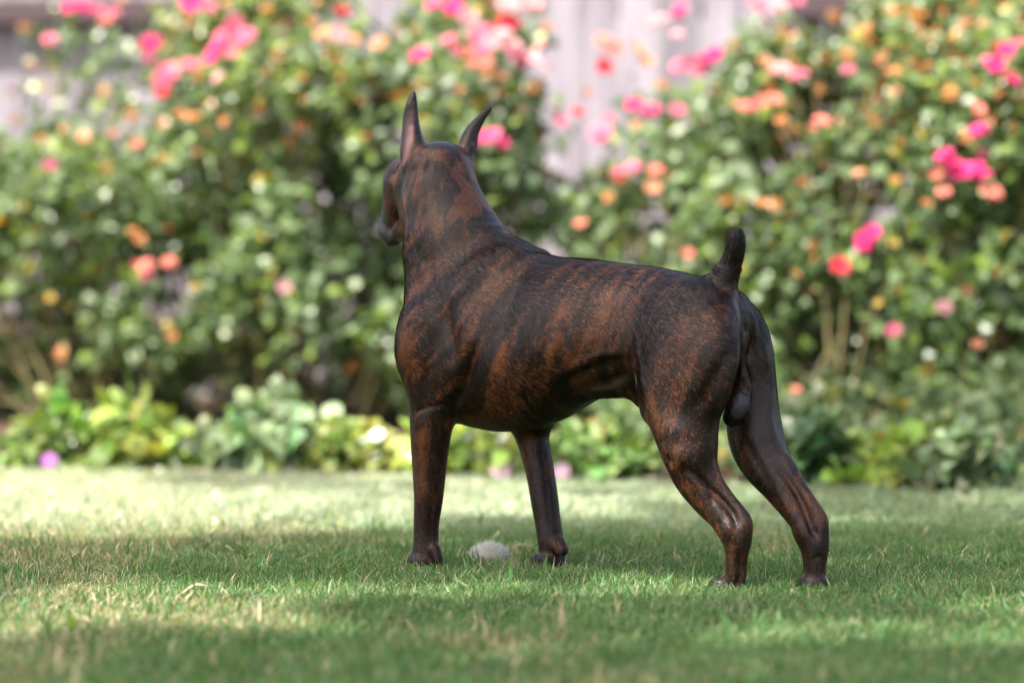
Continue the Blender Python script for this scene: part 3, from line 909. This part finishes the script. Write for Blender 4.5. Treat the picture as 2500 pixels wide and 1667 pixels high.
def box_mesh(name, sx, sy, sz, m, bev=.003, jit=None):
    bm = bmesh.new(); bmesh.ops.create_cube(bm, size=1)
    bmesh.ops.scale(bm, vec=(sx, sy, sz), verts=bm.verts)
    bmesh.ops.bevel(bm, geom=bm.edges[:], offset=bev, segments=1, affect='EDGES')
    me = bpy.data.meshes.new(name); bm.to_mesh(me); bm.free(); me.materials.append(m)
    return me
FL = np.array([-3.6, 12.05]); FR = np.array([3.6, 11.25]); fdir = (FR - FL) / np.linalg.norm(FR - FL); fang = math.atan2(fdir[1], fdir[0])
fence = empty('board_fence', (FL[0], FL[1], 0), fang)
tag(fence, 'weathered pale grey board fence behind the rose bushes', 'fence')
flen = float(np.linalg.norm(FR - FL))
bme = box_mesh('board', .142, .018, 1.88, fence_m)
def at_u(u):                                    # distance along the fence where a photo column meets it
    d = cam_dir(u, 400)
    A_ = np.array([[fdir[0], -d[0]], [fdir[1], -d[1]]]); t = np.linalg.solve(A_, -FL); return t[0]
s1, s2 = at_u(700), at_u(1905)
x = .07; r_ = random.Random(4)
while x < flen:
    mid = s1 < x < s2
    o = link('board', bme, fence)
    o.location = (x, (-.045 if mid else .0) + r_.uniform(-.003, .003), .98 + r_.uniform(-.01, .01)); o.rotation_euler = (0, r_.uniform(-.004, .004), r_.uniform(-.02, .02))
    x += .149
for (a_, b_, yo) in ((0, s1 - .06, -.048), (s1 + .06, s2 - .06, -.015), (s2 + .06, flen, -.048)):
    for zc_, hh in ((1.470, .085), (.32, .085)):
        o = link('rail', box_mesh('rail', b_ - a_, .075 if yo < -.02 else .028, hh, rail_m), fence); o.location = ((a_ + b_) / 2, yo if yo < -.02 else -.02, zc_)
for p_ in (0.0, s1, s2, flen):
    o = link('post', box_mesh('post', .09, .09, 1.95, fence_m, .005), fence); o.location = (p_, .02 if p_ in (s1, s2) else .02, .975)
o = link('cap_rail', box_mesh('cap_rail', flen, .13, .035, fence_m, .004), fence); o.location = (flen / 2, -.02, 1.96)

# ================================================================== ROSES
leaf_m = leafy('rose_leaf', rough=.38, spec=.55, trans=.34)
cane_m, _, _ = principled('rose_cane', (.10, .085, .035), .7, .3)
TOPU = [-400, -200, 0, 55, 85, 120, 180, 240, 330, 430, 480, 560, 700, 850, 905, 960, 1010, 1060, 1240, 1300, 1335, 1400, 1450, 1500, 1560, 1640, 1700, 1800, 1870, 1950, 2050, 2150, 2250, 2900]
TOPV = [320, 330, 340, 200, 110, 60, 40, 110, 90, 60, 0, -90, -130, -60, 90, 110, 20, -70, -20, 80, 220, 310, 270, 200, 240, 270, 230, 140, 60, 60, 110, 10, -90, -130]

def keep_p(u, v):
    p = np.ones_like(u) * .92
    p = np.where((u < 440) & (v < 340), np.where(u < 230, .13, .26), p)
    p = np.where((u > 880) & (u < 1000) & (v < 200), .14, p)
    p = np.where((u > 1285) & (u < 1480) & (v < 480), .20, p)
    p = np.where((u > 1450) & (u < 1720) & (v < 400), .34, p)
    p = np.where((u > 1860) & (u < 2120) & (v < 110), .4, p)
    p = np.where((u > 60) & (u < 760) & (v > 850), .16, p)
    p = np.where((u > 760) & (u < 1500) & (v > 880), .62, p)
    p = np.where((u < 62) & (v > 730), .03, p)
    
    return p

def leaves_at(cen, nper, rad, size, colfun, r, droop=.2):
    n = len(cen) * nper
    c = np.repeat(cen, nper, axis=0)
    o = r.normal(0, 1, (n, 3)); o /= np.linalg.norm(o, axis=1, keepdims=True); o *= rad * r.random((n, 1)) ** .5
    c = c + o * [1, 1, .9]
    c[:, 2] = np.maximum(c[:, 2], .03)
    # leaf axis roughly outward, blade roughly facing up and outwards
    ax = o / rad + r.normal(0, .5, (n, 3)); ax[:, 2] -= droop; ax /= np.linalg.norm(ax, axis=1, keepdims=True)
    nr = np.array([-.1, -.55, .75]) + r.normal(0, .55, (n, 3)); nr -= ax * (nr * ax).sum(1)[:, None]; nr /= np.linalg.norm(nr, axis=1, keepdims=True)
    sd = np.cross(ax, nr)
    s = size * (.6 + .7 * r.random((n, 1)))
    w = s * .33
    fold = nr * s * .10
    V = np.stack([c, c + ax * s * .3 - sd * w + fold, c + ax * s * .68 - sd * w * .8 + fold, c + ax * s - nr * s * .12,
                  c + ax * s * .68 + sd * w * .8 + fold, c + ax * s * .3 + sd * w + fold], 1).reshape(-1, 3)
    k = (np.arange(n) * 6)[:, None]
    T = np.concatenate([k + [0, 1, 5], k + [1, 2, 5], k + [2, 4, 5], k + [2, 3, 4]])
    C = colfun(c, r)
    return V, T, np.repeat(C, 6, axis=0)

def rose_col(c, r):
    n = len(c)
    q = r.random((n, 1))
    C = np.array([.052, .100, .038]) * (1 - q) + np.array([.125, .190, .068]) * q
    patch = fbm(c[:, 0] * 2.2, c[:, 1] * 2.2, c[:, 2] * 2.2, 55, 2)[:, None]
    C = C * (.75 + .5 * patch)
    u = 1250 + c[:, 0] / c[:, 1] * FPX
    hi = smoothstep(.55, 1.25, c[:, 2])
    young = r.random(n) < (.015 + .13 * hi * (.4 + smoothstep(1500, 2200, u)) )
    C[young] = np.array([.38, .15, .045]) * (.6 + .6 * r.random((young.sum(), 1)))
    yel = r.random(n) < .018; C[yel] = np.array([.36, .30, .06])
    lime = (r.random(n) < .12 + .25 * ((u > 500) & (u < 900) & (c[:, 2] > .9))) & ~young; C[lime] = np.array([.15, .22, .035]) * (.8 + .5 * r.random((lime.sum(), 1)))
    return C

def tube(pts, rads, nseg=6):
    pts = np.asarray(pts, float); V, T = [], []
    for i, (p, rr) in enumerate(zip(pts, rads)):
        d = pts[min(i + 1, len(pts) - 1)] - pts[max(i - 1, 0)]; d /= np.linalg.norm(d) + 1e-9
        a = np.cross(d, [0.3, 1, 0.1]); a /= np.linalg.norm(a); b_ = np.cross(d, a)
        for k in range(nseg):
            t = 2 * pi * k / nseg; V.append(p + rr * (a * cos(t) + b_ * sin(t)))
    for i in range(len(pts) - 1):
        for k in range(nseg):
            T.append((i * nseg + k, i * nseg + (k + 1) % nseg, (i + 1) * nseg + (k + 1) % nseg, (i + 1) * nseg + k))
    return V, T

r = np.random.default_rng(21)
M = 9700
uu = r.uniform(-700, 3250, M); vv = r.uniform(-130, 1165, M)
tv = np.interp(uu, TOPU, TOPV) + 55 * (vnoise(uu / 45, uu * 0, uu * 0, 3) - .5)
ok = vv > tv
uu, vv, tv = uu[ok], vv[ok], tv[ok]
inner = smoothstep(0, 350, vv - tv)
dep = r.random(len(uu)) ** 1.3 * (.35 + .75 * inner) + .75 - .55 * inner - .10 * smoothstep(600, 900, vv)
lowv = smoothstep(780, 1050, vv); dep += .30 * lowv; back_ = (r.random(len(uu)) < .6) & (uu < 1550); dep = np.where((vv > 830) & back_, dep + .45, dep); dep = np.where(uu > 1480, dep - 1.35 * smoothstep(850, 1120, vv), dep)
edge_y = bed_edge((uu - 1250) / FPX * 9)
Y = edge_y + 1.15 + dep * .95
pts3 = np.array([at_depth(a, b_, c) for a, b_, c in zip(uu, vv, Y)])
dn = fbm(pts3[:, 0] * 5.0, pts3[:, 1] * 3.5, pts3[:, 2] * 5.5, 71, 2)
kp = (r.random(len(uu)) < np.where((vv > 830) & back_, .85, keep_p(uu, vv))) & (dn > np.where(vv > 850, .40, .455)) & (pts3[:, 2] > .05)
uu, vv, pts3 = uu[kp], vv[kp], pts3[kp]

# blooms: (u, v, colour, size)
BL = [(200, 25, 'h', 1.3), (240, 28, 'p', 1), (258, 52, 's', .9), (298, 2, 'o', .8), (470, 8, 'h', 1.2), (508, 18, 'p', 1), (553, 8, 'o', .8), (650, 23, 'o', 1), (833, 28, 'r', .9),
 (761, 55, 'o', .8), (788, 85, 'q', 1), (829, 88, 'w', 1.1), (863, 100, 'q', 1), (927, 108, 'q', 1), (565, 72, 'p', 1.2), (585, 104, 'p', 1), (530, 122, 'h', 1), (514, 147, 'h', .9),
 (366, 108, 'h', 1.1), (362, 142, 'p', .8), (415, 170, 'w', 1.1), (400, 196, 'p', 1), (463, 160, 'p', .9), (480, 191, 'o', .9), (393, 226, 'r', .8), (533, 191, 'w', .8), (121, 98, 'p', .8),
 (76, 161, 'o', .9), (440, 280, 'o', 1.1), (470, 287, 'o', 1), (548, 298, 'o', .8), (276, 327, 'o', .9), (204, 336, 'q', 1), (98, 340, 'o', .8), (332, 353, 's', .9), (121, 404, 'p', .8),
 (400, 387, 'y', .9), (323, 565, 'o', .9), (342, 583, 'o', .9), (359, 651, 's', 1.1), (415, 645, 's', 1), (421, 821, 'o', .9), (123, 727, 'y', .8), (476, 702, 'y', .8), (693, 702, 'w', .8),
 (1063, 16, 'h', 1), (1108, 22, 'h', 1.1), (1026, 136, 'h', .9), (1142, 42, 'w', 1.1), (1241, 10, 'w', 1), (1303, 14, 'w', 1.1), (1241, 57, 'r', 1.2), (1165, 92, 'p', 1.2), (1100, 100, 'p', 1),
 (1138, 130, 's', .9), (1226, 88, 'w', 1.1), (1244, 116, 'w', 1.3), (1264, 141, 'p', 1), (1180, 153, 's', 1), (1291, 149, 'w', 1), (1222, 187, 'b', .9), (1318, 199, 'o', .8),
 (1578, 57, 'w', .9), (1609, 50, 'w', 1), (1653, 42, 'h', 1), (1471, 99, 's', 1), (1505, 119, 's', .9), (1555, 122, 'q', 1), (1578, 150, 'q', 1), (1475, 164, 'r', .9), (1712, 149, 'h', 1),
 (1746, 136, 'h', 1.1), (1664, 164, 'p', 1), (1616, 207, 'o', .8), (1433, 226, 'o', .8), (1410, 277, 'r', .9), (1550, 260, 'h', 1.1), (1588, 274, 'h', 1.1), (1555, 306, 'o', .9), (1467, 329, 'p', 1.2),
 (1368, 298, 'p', .8), (1827, 264, 's', 1), (1861, 249, 's', 1), (1887, 245, 's', 1), (1544, 415, 'p', 1), (1601, 417, 's', .9), (1594, 459, 'q', 1.1), (1509, 444, 'r', .8), (1486, 482, 'o', .8),
 (1418, 547, 's', .9), (1766, 490, 'o', .8), (1861, 497, 'o', .9), (1192, 337, 'h', 1.3), (1853, 23, 'p', 1), (1903, 19, 'w', 1), (1943, 2, 'p', .8), (1868, 153, 'q', 1.1), (1907, 172, 'w', 1),
 (1949, 187, 'p', 1.1), (2071, 172, 'p', .8), (2006, 298, 's', 1), (1908, 295, 'o', 1), (2113, 73, 'o', 1), (2174, 31, 'o', .9), (2228, 31, 'o', 1), (2182, 176, 'o', .9), (2320, 226, 'o', .9),
 (2327, 96, 'o', .8), (2458, 122, 'h', 1), (2431, 161, 'h', 1), (2469, 199, 'h', .9), (2389, 268, 's', .9), (2392, 321, 'h', .9), (2308, 383, 'h', 1), (2346, 421, 'h', 1.1), (2383, 420, 'h', 1.1),
 (2285, 428, 's', .8), (2304, 470, 's', .9), (2419, 470, 's', 1.1), (2262, 497, 'o', .8), (2186, 440, 'o', .8), (2098, 425, 'q', .8), (2109, 592, 'h', 1.1), (2180, 592, 'y', .8), (2051, 651, 'r', 1),
 (1943, 670, 'o', .8), (2304, 751, 'w', .9), (2362, 710, 'b', .8), (2180, 809, 'p', .9), (2386, 840, 'q', .7), (1924, 978, 's', 1), (2065, 1010, 's', .9), (2070, 1067, 's', .9), (2276, 998, 'o', .8),
 (2333, 1002, 'q', .7), (2037, 1141, 'y', .8), (2457, 1127, 's', .9), (2443, 1190, 's', .9), (1680, 620, 's', .7), (2145, 740, 'y', .6)]
PC = {'h': ((.70, .045, .22), 'hot pink'), 'p': ((.66, .17, .27), 'pink'), 's': ((.72, .26, .20), 'salmon pink'), 'o': ((.52, .23, .085), 'orange'), 'q': ((.68, .36, .21), 'peach'),
      'w': ((.66, .38, .40), 'pale pink'), 'r': ((.62, .045, .07), 'red'), 'y': ((.50, .36, .08), 'yellow'), 'b': ((.30, .10, .06), 'brown, fading')}
_r = np.random.default_rng(5)
for (u_, v_, k_, z_) in list(BL):
    if k_ in 'hpws' and z_ >= 1:
        for _i in range(_r.integers(1, 3)):
            BL.append((u_ + _r.normal(0, 24), v_ + _r.normal(0, 17), k_ if _r.random() < .7 else 'p', z_ * _r.uniform(.5, .85)))
def petal_material(name, c):
    m, nt, b = principled(name, c, .55, .3)
    tl = nt.nodes.new('ShaderNodeBsdfTranslucent'); tl.inputs[0].default_value = (*c, 1)
    nz = nt.nodes.new('ShaderNodeTexNoise'); nz.inputs['Scale'].default_value = 40
    hs = nt.nodes.new('ShaderNodeHueSaturation'); hs.inputs['Color'].default_value = (*c, 1)
    mr = nt.nodes.new('ShaderNodeMapRange'); mr.inputs[3].default_value = .8; mr.inputs[4].default_value = 1.15
    nt.links.new(nz.outputs[0], mr.inputs[0]); nt.links.new(mr.outputs[0], hs.inputs['Value']); nt.links.new(hs.outputs[0], b.inputs['Base Color'])
    mx = nt.nodes.new('ShaderNodeMixShader'); mx.inputs[0].default_value = .35
    nt.links.new(b.outputs[0], mx.inputs[1]); nt.links.new(tl.outputs[0], mx.inputs[2]); nt.links.new(mx.outputs[0], nt.nodes['Material Output'].inputs[0])
    return m
PM = {k: petal_material('petal_' + v[1].replace(' ', '_').replace(',', ''), v[0]) for k, v in PC.items()}
def bloom_mesh(name, m, seed, rings=((6, .95, .25), (6, .75, .62), (5, .5, 1.0), (3, .28, 1.3)), wide=.55):
    r = np.random.default_rng(seed); V, T = [], []
    for (n, R, up) in rings:
        a0 = r.random() * 6
        for i in range(n):
            a = a0 + 2 * pi * i / n + r.normal(0, .08); rr = R * r.uniform(.9, 1.1); k = len(V)
            for j, t in enumerate((0, .4, .8, 1.0)):
                ww = wide * R * (.25 + .9 * sin(pi * min(t * .75 + .12, 1)))
                if j == 3: ww *= .7
                for s_ in (-1, 0, 1):
                    ra = rr * t; zz = rr * up * t ** 1.3 * .8 + .10 * abs(s_) * R - (.12 * R if j == 3 else 0)
                    V.append(((ra * cos(a) - s_ * ww * sin(a)), (ra * sin(a) + s_ * ww * cos(a)), zz))
            for j in range(3):
                for s_ in (0, 1):
                    q = k + j * 3 + s_; T.append((q, q + 1, q + 4, q + 3))
    return mesh_np(name, np.array(V), T, m, smooth=True, quads=True)
BM = {k: [bloom_mesh('bloom', PM[k], s_) for s_ in (1, 2)] for k in PM}

BU = [(-700, 470, 150), (470, 985, 700), (985, 1330, 1150), (1330, 1870, 1640), (1870, 2240, 2070), (2240, 3250, 2450)]
BLAB = ['loose rose bush at the left edge, pale fence showing through its sparse top',
        'tall dense rose bush just left of the dog\'s head',
        'rose bush behind the dog\'s ears, its top crowded with pink blooms',
        'airy rose bush behind the dog\'s back, salmon and hot pink blooms against the fence',
        'rose bush right of the tail with two single pink blooms low down',
        'dark dense rose bush at the right edge with hot pink bloom clusters']
for bi, (u0, u1, uc) in enumerate(BU):
    x = (uc - 1250) / FPX * 9.4
    by = float(bed_edge(x)) + 1.40
    x = (uc - 1250) / FPX * by
    root = empty('rose_bush', (x, by, .04))
    tag(root, BLAB[bi], 'rose bush', 'rose bushes along the fence')
    O_ = np.array([x, by, .04])
    sel = (uu >= u0) & (uu < u1)
    cen = pts3[sel]
    V, T, C = leaves_at(cen, 14, .078, .052, rose_col, r)
    f = link('foliage', mesh_np('foliage', V - O_, T, leaf_m, cols={'col': C}), root); f['kind'] = 'stuff'
    # twigs carrying the sprays, joined, and the main canes one by one
    TV, TQ = [], []
    for c in cen[::3]:
        st_ = c + np.array([(x - c[0]) * .25, (by - c[1]) * .3, -.18 - .1 * r.random()]); st_[2] = max(st_[2], .05)
        v_, q_ = tube([st_ - O_, (st_ + c) / 2 + [0, 0, -.01] - O_, c - O_], [.0035, .003, .002], 4)
        k = len(TV); TV += v_; TQ += [tuple(a + k for a in t_) for t_ in q_]
    tw_ = link('twigs', mesh_np('twigs', TV, TQ, cane_m, quads=True), root); tw_['kind'] = 'stuff'
    tgt = cen[r.choice(len(cen), min(13, len(cen)), replace=False)]
    for c in tgt:
        b0 = np.array([r.normal(0, .06), r.normal(0, .05), -.02]); e = c - O_
        p = [b0 + (e - b0) * t * np.array([.2 + .8 * t, .2 + .8 * t, 1]) + [0, 0, .12 * sin(pi * t) * .5] for t in np.linspace(0, 1, 7)]
        v_, q_ = tube(p, np.linspace(.008, .003, 7), 6)
        link('cane', mesh_np('cane', v_, q_, cane_m, smooth=True, quads=True), root)
    for (bu, bvv_, kind, sz) in BL:
        if not (u0 <= bu < u1): continue
        t_in = bvv_ - np.interp(bu, TOPU, TOPV)
        Yb = float(bed_edge((bu - 1250) / FPX * 9)) + 1.08 + .42 * (1 - float(smoothstep(0, 350, np.array(t_in)))) + .05 * r.random()
        p = at_depth(bu, bvv_, Yb)
        o = link('rose_bloom', BM[kind][r.integers(0, 2)], root)
        o.location = tuple(p - O_); s_ = .033 * sz * r.uniform(.85, 1.15) * {'o': .66, 'q': .8, 'y': .6, 'b': .7, 's': .85}.get(kind, 1.0); o.scale = (s_ * r.uniform(.8, 1.1), s_ * r.uniform(.7, 1), s_)
        o.rotation_euler = (math.radians(r.uniform(25, 75)), r.uniform(-.4, .4), r.uniform(-.7, .7))

# low plants along the front of the bed
def low_plant(name, u, v, hgt, wid, size, colr, label, n, seed, cat='plant', glints=(), dy=.1, flat=1.0):
    r = np.random.default_rng(seed)
    g = at_ground(u, v); g[1] = float(bed_edge(g[0])) + dy; g[0] = (u - 1250) / FPX * g[1]
    root = empty(name, (g[0], g[1], .02)); tag(root, label, cat)
    cen = np.column_stack([r.normal(0, wid * .5, n), r.normal(0, wid * .28, n), hgt * .82 * r.random(n) ** .8])
    cen[:, 2] *= np.exp(-(cen[:, 0] / wid) ** 2 * flat) * (.55 + .7 * vnoise(cen[:, 0] * 14, cen[:, 1] * 14, cen[:, 0] * 0, seed))
    def cf(c, r_):
        return np.array(colr) * (.6 + .8 * r_.random((len(c), 1))) * (1 + .15 * r_.normal(size=(len(c), 3)) * [1, .5, .5])
    V, T, C = leaves_at(cen, 4, size * .9, size * 1.45, cf, r, droop=.0)
    f = link('foliage', mesh_np('foliage', V, T, leaf_m, cols={'col': np.clip(C, .005, .9)}), root); f['kind'] = 'stuff'
    for i in range(6):
        c = cen[r.integers(0, n)]
        v_, q_ = tube([(c[0] * .2, c[1] * .2, -.02), (c[0] * .6, c[1] * .6, c[2] * .6), tuple(c)], [.004, .003, .002], 5)
        link('stem', mesh_np('stem', v_, q_, cane_m, quads=True), root)
    for (fu, fv, kind, sz) in glints:  # glints of light on leaves, added as small white petal discs
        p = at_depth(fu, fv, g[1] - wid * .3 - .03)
        o = link('blossom_or_glint', FMm[kind], root); o.location = tuple(p - np.array([g[0], g[1], .02])); o.scale = (sz,) * 3
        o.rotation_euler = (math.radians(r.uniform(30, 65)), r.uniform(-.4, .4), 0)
    return root
fl5 = ((5, 1.0, .22), (5, .45, .6))
FMm = {'white': bloom_mesh('blossom_or_glint', petal_material('petal_white', (.80, .80, .74)), 5, fl5, .62),  # white one stands in for bright glints on the leaves
       'purple': bloom_mesh('blossom_or_glint', petal_material('petal_purple', (.38, .13, .42)), 6, fl5, .62),
       'lilac': bloom_mesh('blossom_or_glint', petal_material('petal_lilac', (.80, .52, .66)), 7, fl5, .62)}
low_plant('leafy_plant', 165, 1128, .16, .14, .05, (.13, .22, .05), 'low green leafy plant at the foot of the leftmost rose bush', 55, 31)
low_plant('leafy_plant', 345, 1130, .20, .13, .055, (.19, .26, .05), 'bright lime yellow leafy plant at the front of the bed, lower left', 55, 32)
low_plant('trailing_plant', 650, 1138, .20, .20, .05, (.17, .25, .12), 'long pale green trailing plant spilling toward the lawn, left of the dog', 90, 34)
low_plant('leafy_plant', 820, 1140, .15, .14, .045, (.24, .30, .08), 'pale yellow green clump with a few leaf glints made as white discs left of the near front leg', 70, 35,
          glints=((920, 1063, 'white', .021), (862, 1098, 'white', .017), (907, 1112, 'white', .022), (885, 1076, 'white', .013)))
low_plant('leafy_plant', 1130, 1145, .15, .17, .045, (.27, .36, .07), 'bright yellow green clump seen between the front legs with leaf glints made as white discs', 95, 36,
          glints=((1218, 1082, 'white', .021), (1196, 1050, 'white', .018), (1168, 1108, 'white', .020), (1236, 1066, 'white', .016), (1140, 1062, 'white', .015)))
low_plant('leafy_plant', 1440, 1158, .14, .16, .045, (.12, .20, .05), 'low green plant under the belly, right of the far front leg', 70, 38)
low_plant('leafy_plant', 2000, 1172, .20, .13, .05, (.055, .11, .04), 'dark green leafy plant at the bed edge behind the far hind leg', 60, 43)
low_plant('leafy_plant', 2190, 1168, .15, .12, .05, (.20, .28, .05), 'small yellow green plant under the roses on the right', 40, 40)
low_plant('leafy_plant', 2350, 1180, .14, .14, .05, (.13, .19, .09), 'grey green low plant at the right end of the bed', 55, 41)
def flower(name, u, v, kind, size, label, cat):
    g = at_ground(u, v); y = float(bed_edge(g[0])) - .03; p = at_depth(u, v, y); p[2] = max(p[2], .02)
    root = empty(name, (p[0], p[1], 0)); tag(root, label, cat)
    v_, q_ = tube([(0, .005, -.01), (.002, 0, p[2] * .6), (0, 0, p[2])], [.002, .002, .002], 5)
    link('stem', mesh_np('stem', v_, q_, leafy_stem, quads=True), root)
    o = link('blossom_or_glint', FMm[kind], root); o.location = (0, -.003, p[2]); o.scale = (size,) * 3; o.rotation_euler = (1.0, 0, 0)
leafy_stem, _, _ = principled('green_stem', (.09, .16, .04), .6, .3)
flower('bedding_flower', 121, 1122, 'purple', .021, 'single purple flower on the bed edge at far left', 'flower')
flower('bedding_flower', 1224, 1146, 'lilac', .026, 'pale lilac flower on the bed edge just left of the far front leg', 'flower')
flower('bedding_flower', 1372, 1150, 'lilac', .021, 'faint lilac flower on the bed edge just right of the far front leg', 'flower')

# fallen petals and leaves on the soil
# ================================================================== SHADE TREE (outside the picture; it throws the dappled shade)
def shade(gx, gy):
    S = np.zeros_like(gx)
    n = fbm(gx * 2.1 + 9, gy * 2.1, gx * 0, 121, 2)
    n2 = fbm(gx * 4.3, gy * 4.3 + 4, gx * 0, 131, 2)
    back = np.where(gx < -.15, 6.50, np.where(gx < .95, 6.85, 8.9)) + (n - .5) * .9
    S = np.where((gy < back) & (gx > -3.2) & (gx < 3.0) & (gy > 1.0), 1.0, 0.0)
    hole = ((gy < 5.45) & (gy > 4.8) & (n > .54))                                      # sunlit dapples in front
    hole |= (((gx - .22) / .28) ** 2 + ((gy - 5.62) / .17) ** 2 < 1)
    hole |= (((gx + .55) / .75) ** 2 + ((gy - 5.55) / .14) ** 2 < 1) & (n2 > .42)
    hole |= (((gx - .95) / .22) ** 2 + ((gy - 5.3) / .2) ** 2 < 1)
    S = np.where(hole, .04, S)
    wob = (n - .5) * .5
    S = np.where((gx > .30) & (gy > 6.8) & (gy < 7.55 + wob) & (n2 < .60), .85, S)
    S = np.where((gx > .30) & (gx < .75 + wob) & (gy > 7.55 + wob) & (gy < 8.15), .05, S)
    S = np.where((gx > .45) & (gy > 8.15 + wob * .5) & (gy < 8.6), .6, S)
    S = np.where((gx > .75 + wob) & (gy > 6.8), np.where(n2 > .58, .3, .85), S)
    S = np.where((gy > 7.6) & (gy < 8.5) & (gx > -.9) & (gx < .6) & (n2 > .60), .8, S)
    return S
NL = 26000
gx = rng.uniform(-2.3, 2.3, NL); gy = rng.uniform(3.4, 9.0, NL)
kp = rng.random(NL) < shade(gx, gy)
gx, gy = gx[kp], gy[kp]; n = len(gx)
hz = 7.6 + 2.6 * rng.random(n) ** .8
sv = np.array(SUNV)
pc = np.column_stack([gx, gy, np.zeros(n)]) + sv[None] * (hz / sv[2])[:, None]
ax = rng.normal(size=(n, 3)); ax /= np.linalg.norm(ax, axis=1, keepdims=True)
nr = rng.normal(0, .5, size=(n, 3)) + [0, 0, 1]; nr -= ax * (nr * ax).sum(1)[:, None]; nr /= np.linalg.norm(nr, axis=1, keepdims=True)
sd = np.cross(ax, nr); s = (.045 + .03 * rng.random((n, 1)))
V = np.stack([pc - ax * s, pc - sd * s * .55, pc + ax * s, pc + sd * s * .55], 1).reshape(-1, 3)
T = np.arange(n * 4).reshape(-1, 4)
cc = np.array([.05, .10, .03]) * (.7 + .6 * rng.random((n, 1)))
tx, ty = -4.6, -2.4
tree = empty('shade_tree', (tx, ty, 0)); tag(tree, 'broad leafy tree standing left behind the viewer and shading the lawn and dog', 'tree')
cr_ = link('crown', mesh_np('crown', V - [tx, ty, 0], T, leaf_m, cols={'col': np.repeat(cc, 4, axis=0)}, quads=True), tree); cr_['kind'] = 'stuff'
bark_m, nt, b = principled('bark', (.11, .08, .06), .9, .15)
nz = nt.nodes.new('ShaderNodeTexNoise'); nz.inputs['Scale'].default_value = 9; bp = nt.nodes.new('ShaderNodeBump'); bp.inputs['Distance'].default_value = .05
nt.links.new(nz.outputs[0], bp.inputs['Height']); nt.links.new(bp.outputs[0], b.inputs['Normal'])
v_, q_ = tube([(0, 0, -.05), (.02, .02, .3), (.05, .1, 1.5), (.1, .2, 3.0), (.3, .4, 4.5), (.8, .9, 5.6)], [.34, .25, .2, .18, .15, .11], 14)
link('trunk', mesh_np('trunk', v_, q_, bark_m, smooth=True, quads=True), tree)
for i in range(14):
    j = rng.integers(0, n); e = pc[j] - [tx, ty, 0]; s0 = np.array([.1, .2, 3.0]) + np.array([.25, .3, 2.0]) * rng.random()
    p = [s0 + (e - s0) * t + [0, 0, .6 * sin(pi * t) * .5] for t in np.linspace(0, 1, 7)]
    v_, q_ = tube(p, np.linspace(.09, .015, 7), 8)
    link('limb', mesh_np('limb', v_, q_, bark_m, smooth=True, quads=True), tree)
print('polys', sum(len(o.data.polygons) for o in bpy.data.objects if o.type == 'MESH'))
